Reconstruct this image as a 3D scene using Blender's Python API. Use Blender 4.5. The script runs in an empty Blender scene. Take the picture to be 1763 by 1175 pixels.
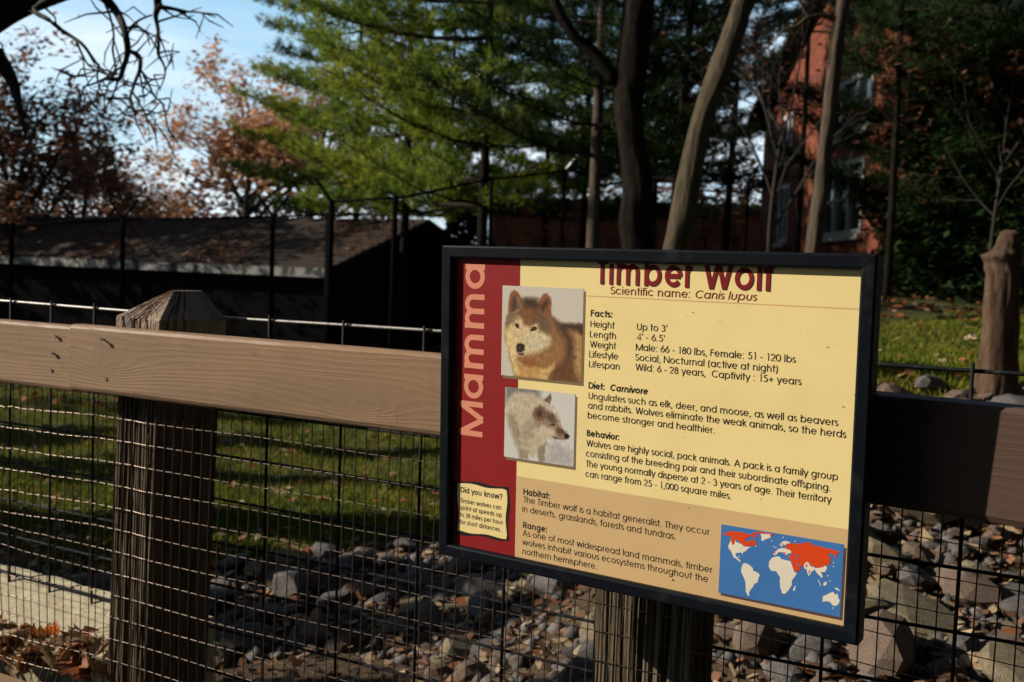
import bpy, math, random
import numpy as np
from mathutils import Vector, Matrix
random.seed(7); rng = np.random.default_rng(7)
S = bpy.context.scene; COL = S.collection
PI = math.pi

# ------------------------------------------------------------------ camera
FPX, CX, CY = 1780.0, 881.5, 587.5           # focal length in photo pixels, picture centre
_d = np.array([-.038, .997, .064]); _d /= np.linalg.norm(_d)      # gravity in camera axes (x right, y down, z ahead)
_fw = np.array([0, 0, 1.]) - _d*_d[2]; _fw /= np.linalg.norm(_fw)
_rt = np.cross(_d, _fw)
RC = np.array([_rt, _fw, -_d])
EYE = np.array([0, 0, 1.45])
cam_data = bpy.data.cameras.new('camera'); cam = bpy.data.objects.new('camera', cam_data); COL.objects.link(cam)
_X, _Y, _Z = RC @ [1, 0, 0], RC @ [0, -1, 0], RC @ [0, 0, -1]
cam.matrix_world = Matrix(((_X[0], _Y[0], _Z[0], EYE[0]), (_X[1], _Y[1], _Z[1], EYE[1]), (_X[2], _Y[2], _Z[2], EYE[2]), (0, 0, 0, 1)))
cam_data.sensor_width = 36; cam_data.lens = FPX/1763*36; cam_data.clip_end = 3000; cam_data.clip_start = .05
cam_data.dof.use_dof = True; cam_data.dof.focus_distance = 1.46; cam_data.dof.aperture_fstop = 7.0; cam_data.dof.aperture_blades = 7
S.camera = cam

# ------------------------------------------------------------------ light
SUN_HEAD, SUN_EL = math.radians(-85.5), math.radians(26)      # heading clockwise from +Y
W = bpy.data.worlds.new('World'); S.world = W; W.use_nodes = True
nt = W.node_tree; nt.nodes.clear()
def N(t, **k):
    n = nt.nodes.new(t)
    for a, b in k.items(): setattr(n, a, b)
    return n
out = N('ShaderNodeOutputWorld'); bg = N('ShaderNodeBackground'); bg.inputs[1].default_value = .05
sky = N('ShaderNodeTexSky', sky_type='NISHITA', sun_disc=False, sun_elevation=SUN_EL, sun_rotation=SUN_HEAD, air_density=1.0, dust_density=.6, ozone_density=1.2)
tc = N('ShaderNodeTexCoord'); mp = N('ShaderNodeMapping'); mp.inputs['Scale'].default_value = (1.1, 1.1, 6.5)
cl = N('ShaderNodeTexNoise'); cl.inputs['Scale'].default_value = 2.1; cl.inputs['Detail'].default_value = 7; cl.inputs['Roughness'].default_value = .52
cr = N('ShaderNodeMapRange'); cr.inputs[1].default_value = .45; cr.inputs[2].default_value = .72; cr.inputs[4].default_value = .85
L = nt.links.new
sx_ = N('ShaderNodeSeparateXYZ'); L(tc.outputs['Generated'], sx_.inputs[0])
# pale moist air low down, clear blue above, the same all the way round
hz_ = N('ShaderNodeValToRGB'); e_ = hz_.color_ramp.elements; e_[0].position = 0; e_[0].color = (.66, .72, .76, 1); e_[1].position = .62; e_[1].color = (.03, .08, .17, 1)
for p_, c_ in ((.10, (.46, .64, .76, 1)), (.26, (.26, .47, .66, 1)), (.42, (.10, .21, .36, 1))): q_ = e_.new(p_); q_.color = c_
L(sx_.outputs[2], hz_.inputs[0])
up_ = N('ShaderNodeVectorMath', operation='SCALE'); up_.inputs['Scale'].default_value = 22; L(hz_.outputs[0], up_.inputs[0])
fa = N('ShaderNodeMapRange'); fa.inputs[1].default_value = .35; fa.inputs[2].default_value = .65; fa.inputs[3].default_value = .88; fa.inputs[4].default_value = 0; L(sx_.outputs[2], fa.inputs[0])
m1 = N('ShaderNodeMixRGB'); L(fa.outputs[0], m1.inputs[0]); L(sky.outputs[0], m1.inputs[1]); L(up_.outputs[0], m1.inputs[2])
fc = N('ShaderNodeMapRange'); fc.inputs[1].default_value = .18; fc.inputs[2].default_value = .55; fc.inputs[3].default_value = 1; fc.inputs[4].default_value = .12; L(sx_.outputs[2], fc.inputs[0])
ml = N('ShaderNodeMath', operation='MULTIPLY'); L(tc.outputs['Generated'], mp.inputs[0]); L(mp.outputs[0], cl.inputs['Vector']); L(cl.outputs[0], cr.inputs[0]); L(cr.outputs[0], ml.inputs[0]); L(fc.outputs[0], ml.inputs[1])
mx = N('ShaderNodeMixRGB'); mx.inputs[2].default_value = (16.5, 17.2, 17.8, 1); L(ml.outputs[0], mx.inputs[0]); L(m1.outputs[0], mx.inputs[1])
L(mx.outputs[0], bg.inputs[0]); L(bg.outputs[0], out.inputs[0])
sd = bpy.data.lights.new('sun', 'SUN'); sd.energy = 5; sd.angle = math.radians(.5); sd.color = (1, .93, .82)
sun = bpy.data.objects.new('sun', sd); COL.objects.link(sun)
SUNV = Vector((math.sin(SUN_HEAD)*math.cos(SUN_EL), math.cos(SUN_HEAD)*math.cos(SUN_EL), math.sin(SUN_EL)))
sun.rotation_euler = SUNV.to_track_quat('Z', 'Y').to_euler(); sun.location = SUNV*30
S.view_settings.view_transform = 'Standard'; S.view_settings.look = 'None'; S.view_settings.gamma = 1; S.view_settings.exposure = .47
S.render.engine = 'CYCLES'; S.cycles.use_denoising = True; S.cycles.max_bounces = 6; S.cycles.diffuse_bounces = 1; S.cycles.glossy_bounces = 2
S.cycles.transmission_bounces = 3; S.cycles.transparent_max_bounces = 6; S.cycles.sample_clamp_indirect = 4; S.cycles.caustics_reflective = False; S.cycles.caustics_refractive = False

# ------------------------------------------------------------------ helpers
def ray(x, y): return RC @ np.array([(x-CX)/FPX, (y-CY)/FPX, 1.])
def at(x, y, dist):                     # point seen at photo pixel x, y, so far ahead of the camera
    return EYE + ray(x, y)*dist
def horizon(x): return 473 + .0384*(x-CX)
def tag(o, label=None, cat=None, group=None, kind=None):
    if label: o['label'] = label
    if cat: o['category'] = cat
    if group: o['group'] = group
    if kind: o['kind'] = kind
    return o
def empty(name, loc=(0, 0, 0), rz=0, parent=None):
    o = bpy.data.objects.new(name, None); o.location = loc; o.rotation_euler = (0, 0, rz); o.empty_display_size = .05
    if parent: o.parent = parent
    COL.objects.link(o); return o
def link(name, me, parent=None, loc=None):
    o = bpy.data.objects.new(name, me); COL.objects.link(o)
    if parent: o.parent = parent
    if loc is not None: o.location = loc
    return o
class MB:
    def __init__(s): s.v = []; s.f = []; s.m = []
    def face(s, pts, m=0):
        i = len(s.v); s.v += [tuple(p) for p in pts]; s.f.append(tuple(range(i, i+len(pts)))); s.m.append(m)
    def box(s, a, b, m=0, bev=0):
        x0, y0, z0 = a; x1, y1, z1 = b; i = len(s.v)
        s.v += [(x0,y0,z0),(x1,y0,z0),(x1,y1,z0),(x0,y1,z0),(x0,y0,z1),(x1,y0,z1),(x1,y1,z1),(x0,y1,z1)]
        for q in ((0,3,2,1),(4,5,6,7),(0,1,5,4),(1,2,6,5),(2,3,7,6),(3,0,4,7)): s.f.append(tuple(i+k for k in q)); s.m.append(m)
    def tube(s, pts, rad, n=6, m=0, cap=True):
        pts = [Vector(p) for p in pts]
        if not hasattr(rad, '__len__'): rad = [rad]*len(pts)
        base = len(s.v); up = Vector((0, 0, 1)); prev = None
        for k, p in enumerate(pts):
            t = (pts[min(k+1, len(pts)-1)] - pts[max(k-1, 0)])
            if t.length < 1e-9: t = Vector((0, 0, 1))
            t.normalize()
            if prev is None:
                a = t.cross(up if abs(t.z) < .95 else Vector((1, 0, 0))).normalized()
            else:
                a = (prev - t*prev.dot(t))
                a = a.normalized() if a.length > 1e-6 else t.orthogonal().normalized()
            prev = a; b = t.cross(a)
            for j in range(n):
                an = 2*PI*j/n; q = p + (a*math.cos(an)+b*math.sin(an))*rad[k]; s.v.append((q.x, q.y, q.z))
        for k in range(len(pts)-1):
            for j in range(n):
                j2 = (j+1) % n; s.f.append((base+k*n+j, base+k*n+j2, base+(k+1)*n+j2, base+(k+1)*n+j)); s.m.append(m)
        if cap and n > 2:
            s.f.append(tuple(base+j for j in reversed(range(n)))); s.m.append(m)
            s.f.append(tuple(base+(len(pts)-1)*n+j for j in range(n))); s.m.append(m)
    def mesh(s, name, mats, smooth=False):
        me = bpy.data.meshes.new(name); me.from_pydata(s.v, [], s.f)
        mats = mats if isinstance(mats, (list, tuple)) else [mats]
        for q in mats: me.materials.append(q)
        if len(mats) > 1: me.polygons.foreach_set('material_index', s.m)
        if smooth: me.polygons.foreach_set('use_smooth', [True]*len(me.polygons))
        me.update(); return me
    def build(s, name, mats, parent=None, loc=None, smooth=False, bevel=0, seg=2):
        o = link(name, s.mesh(name, mats, smooth), parent, loc)
        if bevel:
            b = o.modifiers.new('bevel', 'BEVEL'); b.width = bevel; b.segments = seg; b.limit_method = 'ANGLE'
        return o
def np_mesh(name, V, F, mats, smooth=False):
    """V (n,3), F (m,k) arrays, one polygon size"""
    me = bpy.data.meshes.new(name); n, k = F.shape
    me.vertices.add(len(V)); me.vertices.foreach_set('co', np.ascontiguousarray(V, dtype=np.float32).ravel())
    me.loops.add(n*k); me.loops.foreach_set('vertex_index', np.ascontiguousarray(F, dtype=np.int32).ravel())
    me.polygons.add(n); me.polygons.foreach_set('loop_start', np.arange(0, n*k, k, dtype=np.int32)); me.polygons.foreach_set('loop_total', np.full(n, k, dtype=np.int32))
    if smooth: me.polygons.foreach_set('use_smooth', np.ones(n, dtype=bool))
    for q in (mats if isinstance(mats, (list, tuple)) else [mats]): me.materials.append(q)
    me.update(calc_edges=True); return me
def hexlin(r, g, b):
    f = lambda c: c/255/12.92 if c/255 <= .04045 else ((c/255+.055)/1.055)**2.4
    return (f(r), f(g), f(b))

# ------------------------------------------------------------------ materials
def mat(name, col, rough=.8, spec=.5, metal=0, noise=None, bump=None, translucent=0, island=0, coord='Object', extra=None):
    """noise=(scale, second colour, low, high, stretch)  bump=(scale, strength, distance, stretch)"""
    m = bpy.data.materials.new(name); m.use_nodes = True; t = m.node_tree; b = t.nodes['Principled BSDF']; l = t.links.new
    b.inputs['Base Color'].default_value = (*col, 1); b.inputs['Roughness'].default_value = rough; b.inputs['Metallic'].default_value = metal
    b.inputs['Specular IOR Level'].default_value = spec
    tcn = t.nodes.new('ShaderNodeTexCoord'); src = None
    def tex(scale, stretch, detail=5, rough_=.6):
        mpn = t.nodes.new('ShaderNodeMapping'); mpn.inputs['Scale'].default_value = stretch; l(tcn.outputs[coord], mpn.inputs[0])
        nn = t.nodes.new('ShaderNodeTexNoise'); nn.inputs['Scale'].default_value = scale; nn.inputs['Detail'].default_value = detail; nn.inputs['Roughness'].default_value = rough_
        l(mpn.outputs[0], nn.inputs['Vector']); return nn
    if noise:
        for i, q in enumerate(noise if isinstance(noise[0], tuple) else [noise]):
            sc, c2, lo, hi, stt = q
            nn = tex(sc, stt); rp = t.nodes.new('ShaderNodeMapRange'); rp.inputs[1].default_value = lo; rp.inputs[2].default_value = hi
            l(nn.outputs[0], rp.inputs[0]); mxn = t.nodes.new('ShaderNodeMixRGB'); l(rp.outputs[0], mxn.inputs[0])
            if src is None: mxn.inputs[1].default_value = (*col, 1)
            else: l(src, mxn.inputs[1])
            mxn.inputs[2].default_value = (*c2, 1); src = mxn.outputs[0]
    if island:
        ge = t.nodes.new('ShaderNodeNewGeometry'); rm = t.nodes.new('ShaderNodeMapRange'); rm.inputs[3].default_value = 1-island; rm.inputs[4].default_value = 1+island
        l(ge.outputs['Random Per Island'], rm.inputs[0]); v = t.nodes.new('ShaderNodeVectorMath'); v.operation = 'SCALE'
        if src is None: v.inputs[0].default_value = col
        else: l(src, v.inputs[0])
        l(rm.outputs[0], v.inputs['Scale']); src = v.outputs[0]
    if src is not None: l(src, b.inputs['Base Color'])
    if bump:
        hs = None
        for q in (bump if isinstance(bump[0], tuple) else [bump]):
            sc, st, di, stt = q
            nn = tex(sc, stt, 6, .65); bp = t.nodes.new('ShaderNodeBump'); bp.inputs['Strength'].default_value = st; bp.inputs['Distance'].default_value = di
            l(nn.outputs[0], bp.inputs['Height'])
            if hs is not None: l(hs, bp.inputs['Normal'])
            hs = bp.outputs[0]
        l(hs, b.inputs['Normal'])
    if translucent:
        tr = t.nodes.new('ShaderNodeBsdfTranslucent'); mxs = t.nodes.new('ShaderNodeMixShader'); mxs.inputs[0].default_value = translucent
        tr.inputs[0].default_value = (*col, 1)
        if src is not None: l(src, tr.inputs[0])
        l(b.outputs[0], mxs.inputs[1]); l(tr.outputs[0], mxs.inputs[2]); l(mxs.outputs[0], t.nodes['Material Output'].inputs[0])
    if extra: extra(m, t, b, tcn)
    return m
def woodgrain(axis_long, dist=.0008, strength=.55, knots=((.13, .062, .9), (.78, .035, .7), (.98, .085, .6), (2.05, .05, .8), (2.9, .07, .8))):
    """raised growth lines drawn out along the board, bulging round knots; knots = (x, z, size)"""
    def ex(m, t, b, tcn):
        l = t.links.new
        def nd(tp, op=None, **k):
            n = t.nodes.new(tp)
            if op: n.operation = op
            return n
        mpn = nd('ShaderNodeMapping'); sc = [9, 9, 9]; sc[axis_long] = 1.4; mpn.inputs['Scale'].default_value = sc; l(tcn.outputs['Object'], mpn.inputs[0])
        nz = nd('ShaderNodeTexNoise'); nz.inputs['Scale'].default_value = 1.0; nz.inputs['Detail'].default_value = 2; l(mpn.outputs[0], nz.inputs['Vector'])
        sep = nd('ShaderNodeSeparateXYZ'); l(tcn.outputs['Object'], sep.inputs[0])
        ph = nd('ShaderNodeMath', 'MULTIPLY_ADD'); ph.inputs[1].default_value = 560; l(sep.outputs[2], ph.inputs[0])
        nm = nd('ShaderNodeMath', 'MULTIPLY'); nm.inputs[1].default_value = 46; l(nz.outputs[0], nm.inputs[0]); l(nm.outputs[0], ph.inputs[2]); cur = ph.outputs[0]
        for kx, kz, ks in knots:
            mk = nd('ShaderNodeMapping'); mk.inputs['Location'].default_value = (-kx*11/ks, 0, -kz*34/ks); mk.inputs['Scale'].default_value = (11/ks, 0, 34/ks); l(tcn.outputs['Object'], mk.inputs[0])
            ln = nd('ShaderNodeVectorMath', 'LENGTH'); l(mk.outputs[0], ln.inputs[0]); sq = nd('ShaderNodeMath', 'MULTIPLY_ADD'); l(ln.outputs['Value'], sq.inputs[0]); l(ln.outputs['Value'], sq.inputs[1]); sq.inputs[2].default_value = 1
            dv = nd('ShaderNodeMath', 'DIVIDE'); dv.inputs[0].default_value = 26; l(sq.outputs[0], dv.inputs[1]); ad = nd('ShaderNodeMath', 'ADD'); l(cur, ad.inputs[0]); l(dv.outputs[0], ad.inputs[1]); cur = ad.outputs[0]
        si = nd('ShaderNodeMath', 'SINE'); l(cur, si.inputs[0]); pw = nd('ShaderNodeMath', 'MULTIPLY_ADD'); pw.inputs[1].default_value = .5; pw.inputs[2].default_value = .5; l(si.outputs[0], pw.inputs[0])
        p2 = nd('ShaderNodeMath', 'POWER'); p2.inputs[1].default_value = 2.2; l(pw.outputs[0], p2.inputs[0])
        mp2 = nd('ShaderNodeMapping'); s2 = [420, 420, 420]; s2[axis_long] = 9; mp2.inputs['Scale'].default_value = s2; l(tcn.outputs['Object'], mp2.inputs[0])
        n2 = nd('ShaderNodeTexNoise'); n2.inputs['Scale'].default_value = 1; n2.inputs['Detail'].default_value = 4; l(mp2.outputs[0], n2.inputs['Vector'])
        mp3 = nd('ShaderNodeMapping'); mp3.inputs['Scale'].default_value = (300, 300, 12); l(tcn.outputs['Object'], mp3.inputs[0])
        n3 = nd('ShaderNodeTexNoise'); n3.inputs['Scale'].default_value = 1; n3.inputs['Detail'].default_value = 2; l(mp3.outputs[0], n3.inputs['Vector'])
        mr = nd('ShaderNodeMapRange'); mr.inputs[1].default_value = .70; mr.inputs[2].default_value = .78; mr.inputs[4].default_value = -.9; l(n3.outputs[0], mr.inputs[0])
        ad = nd('ShaderNodeMath', 'MULTIPLY_ADD'); ad.inputs[1].default_value = .42; l(p2.outputs[0], ad.inputs[0]); l(n2.outputs[0], ad.inputs[2])
        a2 = nd('ShaderNodeMath', 'ADD'); l(ad.outputs[0], a2.inputs[0]); l(mr.outputs[0], a2.inputs[1])
        bp = nd('ShaderNodeBump'); bp.inputs['Strength'].default_value = strength; bp.inputs['Distance'].default_value = dist
        l(a2.outputs[0], bp.inputs['Height']); l(bp.outputs[0], b.inputs['Normal'])
    return ex
M = {}
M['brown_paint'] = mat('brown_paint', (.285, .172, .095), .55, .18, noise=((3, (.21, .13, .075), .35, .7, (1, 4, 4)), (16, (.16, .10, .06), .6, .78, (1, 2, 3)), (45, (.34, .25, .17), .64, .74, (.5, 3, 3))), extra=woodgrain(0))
M['dark_brown_board'] = mat('dark_brown_board', (.075, .042, .027), .55, .3, noise=(3, (.075, .042, .028), .35, .7, (1, 4, 4)), extra=woodgrain(0))
M['brown_paint_upright'] = mat('brown_paint_upright', (.34, .235, .155), .6, .4, noise=(14, (.15, .105, .075), .4, .7, (1, 1, .4)), bump=((60, .5, .002, (1, 1, .2)),))
M['old_post'] = mat('old_post', (.125, .092, .056), .9, .12, noise=((30, (.045, .03, .018), .42, .65, (4, 4, .35)), (5, (.19, .145, .09), .5, .8, (1, 1, .4))), bump=((60, .9, .003, (3, 3, .12)),))
M['wire_black'] = mat('wire_black', (.20, .15, .115), .34, .5, .9, noise=(60, (.09, .045, .022), .5, .7, (1, 1, 1)))
M['wire_upright'] = mat('wire_upright', (.03, .022, .018), .5, .4, .2, noise=(60, (.09, .045, .022), .5, .7, (1, 1, 1)))
M['panel_top_lit'] = mat('panel_top_lit', (.30, .27, .23), .45, .5, .3, noise=(70, (.05, .045, .04), .52, .7, (1, 1, 1)))
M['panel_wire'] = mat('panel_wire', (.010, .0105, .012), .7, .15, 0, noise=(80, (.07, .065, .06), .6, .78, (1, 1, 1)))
M['steel'] = mat('steel', (.30, .27, .24), .35, .5, .9)
M['rust'] = mat('rust', (.12, .05, .025), .8, .3, .3)
M['frame_paint'] = mat('frame_paint', (.005, .0065, .009), .40, .08, 0, bump=((220, .12, .0008, (1, 1, 1)),), noise=(26, (.018, .019, .021), .55, .8, (1, 1, 1)))
def slabgrain(m, t, b, tcn): pass
M['slab'] = mat('slab', (.40, .345, .24), .9, .2, noise=((25, (.30, .25, .15), .4, .7, (1, 1, 1)), (140, (.48, .41, .26), .5, .7, (1, 1, 1))), bump=((120, .6, .003, (1, 1, 1)),))
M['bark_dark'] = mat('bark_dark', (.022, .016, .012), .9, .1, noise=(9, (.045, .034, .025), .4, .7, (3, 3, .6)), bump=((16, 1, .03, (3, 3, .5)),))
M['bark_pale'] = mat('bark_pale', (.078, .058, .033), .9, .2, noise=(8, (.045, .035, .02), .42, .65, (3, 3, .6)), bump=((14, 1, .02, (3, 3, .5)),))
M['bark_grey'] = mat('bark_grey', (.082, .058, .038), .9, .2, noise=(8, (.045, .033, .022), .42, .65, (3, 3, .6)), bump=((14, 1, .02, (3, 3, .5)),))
M['twig'] = mat('twig', (.03, .024, .02), .9, .2)
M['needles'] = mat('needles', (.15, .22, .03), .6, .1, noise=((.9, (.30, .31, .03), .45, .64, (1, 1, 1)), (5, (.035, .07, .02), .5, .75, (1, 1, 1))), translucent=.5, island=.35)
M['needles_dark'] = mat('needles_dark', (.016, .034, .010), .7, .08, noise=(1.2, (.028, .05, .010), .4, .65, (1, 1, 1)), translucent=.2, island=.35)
M['leaf_brown'] = mat('leaf_brown', (.30, .125, .06), .7, .2, noise=(1.1, (.15, .09, .055), .4, .65, (1, 1, 1)), translucent=.35, island=.5)
M['leaf_dark'] = mat('leaf_dark', (.12, .05, .026), .7, .2, noise=(1.1, (.06, .035, .025), .4, .65, (1, 1, 1)), translucent=.3, island=.5)
M['bark_black'] = mat('bark_black', (.010, .0075, .0055), .95, .05, noise=(9, (.026, .019, .013), .45, .7, (3, 3, .6)), bump=((16, 1, .03, (3, 3, .5)),))
M['leaf_orange'] = mat('leaf_orange', (.55, .27, .13), .7, .2, noise=(1.1, (.42, .26, .16), .4, .65, (1, 1, 1)), translucent=.45, island=.4)
M['leaf_gold'] = mat('leaf_gold', (.42, .20, .03), .7, .3, translucent=.45, island=.4)
M['leaf_tan'] = mat('leaf_tan', (.42, .31, .18), .7, .3, noise=(30, (.30, .19, .09), .4, .7, (1, 1, 1)), translucent=.25, island=.3)
M['leaf_russet'] = mat('leaf_russet', (.20, .065, .022), .65, .35, noise=(30, (.30, .11, .03), .4, .7, (1, 1, 1)), translucent=.3, island=.3)
M['leaf_bright'] = mat('leaf_bright', (.5, .13, .02), .65, .35, translucent=.4, island=.2)
M['grass'] = mat('grass', (.125, .150, .014), .8, .1, noise=((.8, (.21, .19, .03), .42, .66, (1, 1, 1)), (4, (.05, .085, .008), .5, .75, (1, 1, 1))), translucent=.3, island=.4)
M['ground'] = mat('ground', (.045, .05, .014), .95, .1, noise=((.9, (.075, .06, .03), .42, .62, (1, 1, 1)), (6, (.03, .035, .012), .45, .7, (1, 1, 1)), (30, (.10, .075, .045), .6, .75, (1, 1, 1))), bump=((14, .8, .03, (1, 1, 1)),))
M['dirt'] = mat('dirt', (.075, .05, .03), .95, .1, noise=((9, (.04, .028, .018), .4, .7, (1, 1, 1)), (40, (.13, .09, .055), .55, .7, (1, 1, 1))), bump=((25, .9, .02, (1, 1, 1)),))
def rockmat(name, c1, c2, c3):
    return mat(name, c1, .85, .25, noise=((5, c2, .4, .65, (1, 1, 1)), (28, c3, .5, .75, (1, 1, 1))), bump=((24, .7, .012, (1, 1, 1)), (90, .4, .004, (1, 1, 1))))
M['rock_grey'] = rockmat('rock_grey', (.125, .11, .10), (.06, .054, .052), (.20, .17, .14))
M['rock_brown'] = rockmat('rock_brown', (.16, .105, .075), (.115, .085, .065), (.26, .19, .13))
M['rock_tan'] = rockmat('rock_tan', (.21, .165, .095), (.13, .10, .065), (.33, .27, .17))
def brick_extra(m, t, b, tcn):
    l = t.links.new
    bk = t.nodes.new('ShaderNodeTexBrick'); mpn = t.nodes.new('ShaderNodeMapping'); mpn.inputs['Rotation'].default_value = (PI/2, 0, 0)
    l(tcn.outputs['UV'], bk.inputs['Vector']); bk.inputs['Scale'].default_value = 1
    bk.inputs['Brick Width'].default_value = .21; bk.inputs['Row Height'].default_value = .075; bk.inputs['Mortar Size'].default_value = .006
    bk.inputs['Color1'].default_value = (.20, .045, .018, 1); bk.inputs['Color2'].default_value = (.12, .03, .014, 1); bk.inputs['Mortar'].default_value = (.12, .07, .05, 1)
    l(bk.outputs[0], b.inputs['Base Color']); bp = t.nodes.new('ShaderNodeBump'); bp.inputs['Distance'].default_value = .01; bp.inputs['Strength'].default_value = .7; bp.invert = True
    l(bk.outputs[1], bp.inputs['Height']); l(bp.outputs[0], b.inputs['Normal'])
M['brick'] = mat('brick', (.3, .08, .03), .85, .2, extra=brick_extra)
M['white_trim'] = mat('white_trim', (.38, .36, .32), .6, .3, noise=(8, (.42, .40, .36), .5, .7, (1, 1, 1)))
M['glass'] = mat('glass', (.02, .024, .03), .08, .6)
M['shingle'] = mat('shingle', (.045, .031, .022), .95, .15, noise=((3, (.045, .034, .028), .4, .65, (1, 1, 1)), (22, (.085, .05, .03), .55, .75, (1, 3, 1))), bump=((20, .8, .02, (1, 4, 1)),))
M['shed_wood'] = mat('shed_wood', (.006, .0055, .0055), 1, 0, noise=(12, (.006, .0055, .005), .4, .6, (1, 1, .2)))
M['fascia'] = mat('fascia', (.22, .205, .18), .7, .2, noise=(4, (.02, .018, .016), .46, .56, (1, 1, 1)))  # dark noise patches put dappled shade into the pale board's colour
M['fence_steel'] = mat('fence_steel', (.005, .0052, .006), 1, 0, 0)
M['galvanised'] = mat('galvanised', (.40, .40, .40), .4, .5, .8)
M['concrete'] = mat('concrete', (.22, .20, .17), .9, .2, noise=(6, (.15, .14, .12), .4, .65, (1, 1, 1)), bump=((30, .5, .01, (1, 1, 1)),))

# ------------------------------------------------------------------ terrain
def sstep(a, b, x):
    t = np.clip((x-a)/(b-a), 0, 1); return t*t*(3-2*t)
def hz(X, Y):
    X = np.asarray(X, float); Y = np.asarray(Y, float)
    left = .10 + 0*X - .12*sstep(9, 15, Y) + .25*sstep(30, 80, Y)
    # the bank on the right climbs away from the fence
    right = np.interp(Y, [0, 2.6, 3.2, 4.2, 5.2, 8, 12, 20, 60], [.42, .42, .52, .78, 1.0, 1.16, 1.30, 1.36, 1.4])
    s = sstep(0, 1, (X + .35 - .02*Y)/(.33*np.maximum(Y, 1)+.35))
    h = left*(1-s) + right*s
    h = h + .035*np.sin(X*2.1+.7)*np.cos(Y*1.7) + .02*np.sin(X*5.3+Y*3.1)
    # the near strip where the visitors stand
    front = -.30
    D = .4706*X + .8823*Y        # distance in from the camera, square to the rail
    k = sstep(1.40, 1.95, D)
    return front*(1-k) + h*k
xs = np.concatenate([-np.geomspace(14, 900, 26)[::-1], np.linspace(-13.6, 13.6, 180), np.geomspace(14, 900, 26)])
ys = np.concatenate([-np.geomspace(3, 300, 14)[::-1], np.linspace(-2.8, 26, 230), np.geomspace(26.5, 1500, 28)])
GX, GY = np.meshgrid(xs, ys); GZ = hz(GX, GY)
V = np.stack([GX.ravel(), GY.ravel(), GZ.ravel()], 1); nx = len(xs)
ii = (np.arange(len(ys)-1)[:, None]*nx + np.arange(nx-1)[None, :]).ravel()
F = np.stack([ii, ii+1, ii+nx+1, ii+nx], 1)
def bed(X, Y):                       # 1 inside the stony bed
    X = np.asarray(X, float); Y = np.asarray(Y, float)
    yc = np.interp(X, [-3, -1.3, -.6, .2, 1.0, 2.0, 3.2, 6], [3.8, 4.15, 4.2, 4.0, 3.4, 3.6, 4.2, 5])
    hw = np.interp(X, [-3, -1.4, -.6, .2, 1.0, 1.8, 3.2, 6], [.1, .35, .75, 1.0, 1.25, 1.35, 1.1, .9])
    return (np.abs(Y-yc+.12*np.sin(X*4)) < hw)
M['low_bounce_path'] = mat('low_bounce_path', (.032, .031, .030), .95, .1, noise=(60, (.05, .048, .045), .5, .7, (1, 1, 1)), bump=((160, .6, .004, (1, 1, 1)),))  # unseen path surface, made dark to cut bounced sunlight
gm = np_mesh('ground', V, F, [M['ground'], M['dirt'], M['low_bounce_path']], True)
cxm, cym = V[F].mean(1)[:, 0], V[F].mean(1)[:, 1]
dirt = bed(cxm, cym) | ((.4706*cxm+.8823*cym) < 2.6) & (cym < 5) | ((cym < 5) & (cym > 1.5) & (cxm > -1.2) & (cxm < .4))
front_ = ((.4706*cxm+.8823*cym) < 1.55) & (cym < 12) & (np.abs(cxm) < 20)
gm.polygons.foreach_set('material_index', np.where(front_, 2, dirt.astype(np.int32)).astype(np.int32))
tag(link('ground', gm), kind='structure')

# ------------------------------------------------------------------ the near fence, in its own frame (U along the rail, D away from the camera)
A1 = math.atan2(-.4706067, .8823431)
def UD(U, D, z=0): return (.8823431*U + .4706067*D, -.4706067*U + .8823431*D, z)
FO = (-1.0, 1.55, 0.0)               # fence origin in that frame
fence = tag(empty('timber_fence', UD(*FO), A1), 'brown painted post-and-rail fence backed with wire mesh that carries the sign', 'fence')
def fl(U, D, z): return (U-FO[0], D-FO[1], z-FO[2])

def rail(u0, u1, d0, d1, z0, z1, parent, name='rail_board', label=None, rz=0, seed=0):
    """a planed board, edges eased and a little worn, subdivided so its arris can waver"""
    r = random.Random(seed); L_ = u1-u0; n = max(2, int(L_/.02)); prof = []
    T, H_ = d1-d0, z1-z0; e = .008
    for (y, z) in ((0, e), (e*.3, e*.3), (e, 0), (T-e, 0), (T, e), (T, H_-e), (T-e*.3, H_-e*.3), (T-e, H_), (e, H_), (e*.38, H_-e*.38), (0, H_-e)): prof.append((y, z))
    k = len(prof); mb = MB(); wob = [0]*k
    for i in range(n+1):
        x = L_*i/n
        for j, (y, z) in enumerate(prof):
            wob[j] += r.uniform(-.0005, .0005); wob[j] *= .93
            w_ = wob[j] if j in (8, 9, 10, 0, 1, 2) else wob[j]*.3
            mb.v.append((x, y-(w_*.5), z+w_))
    for i in range(n):
        for j in range(k):
            j2 = (j+1) % k; mb.f.append((i*k+j, (i+1)*k+j, (i+1)*k+j2, i*k+j2)); mb.m.append(0)
    mb.f.append(tuple(range(k))); mb.m.append(0); mb.f.append(tuple(n*k+j for j in reversed(range(k)))); mb.m.append(0)
    o = mb.build(name, M['brown_paint'], parent, smooth=False); o.rotation_euler = (0, 0, rz); o.location = fl(u0, d0, z0)
    me = o.data; 
    if label: o['label'] = label
    return o
ZT = 1.309
rb = rail(-1.867, -.50, 1.497, 1.536, ZT-.141, ZT, fence, seed=2)
lb = rail(-3.6, -1.8705, 1.5065, 1.538, ZT-.146, ZT-.004, fence, seed=5)
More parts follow.
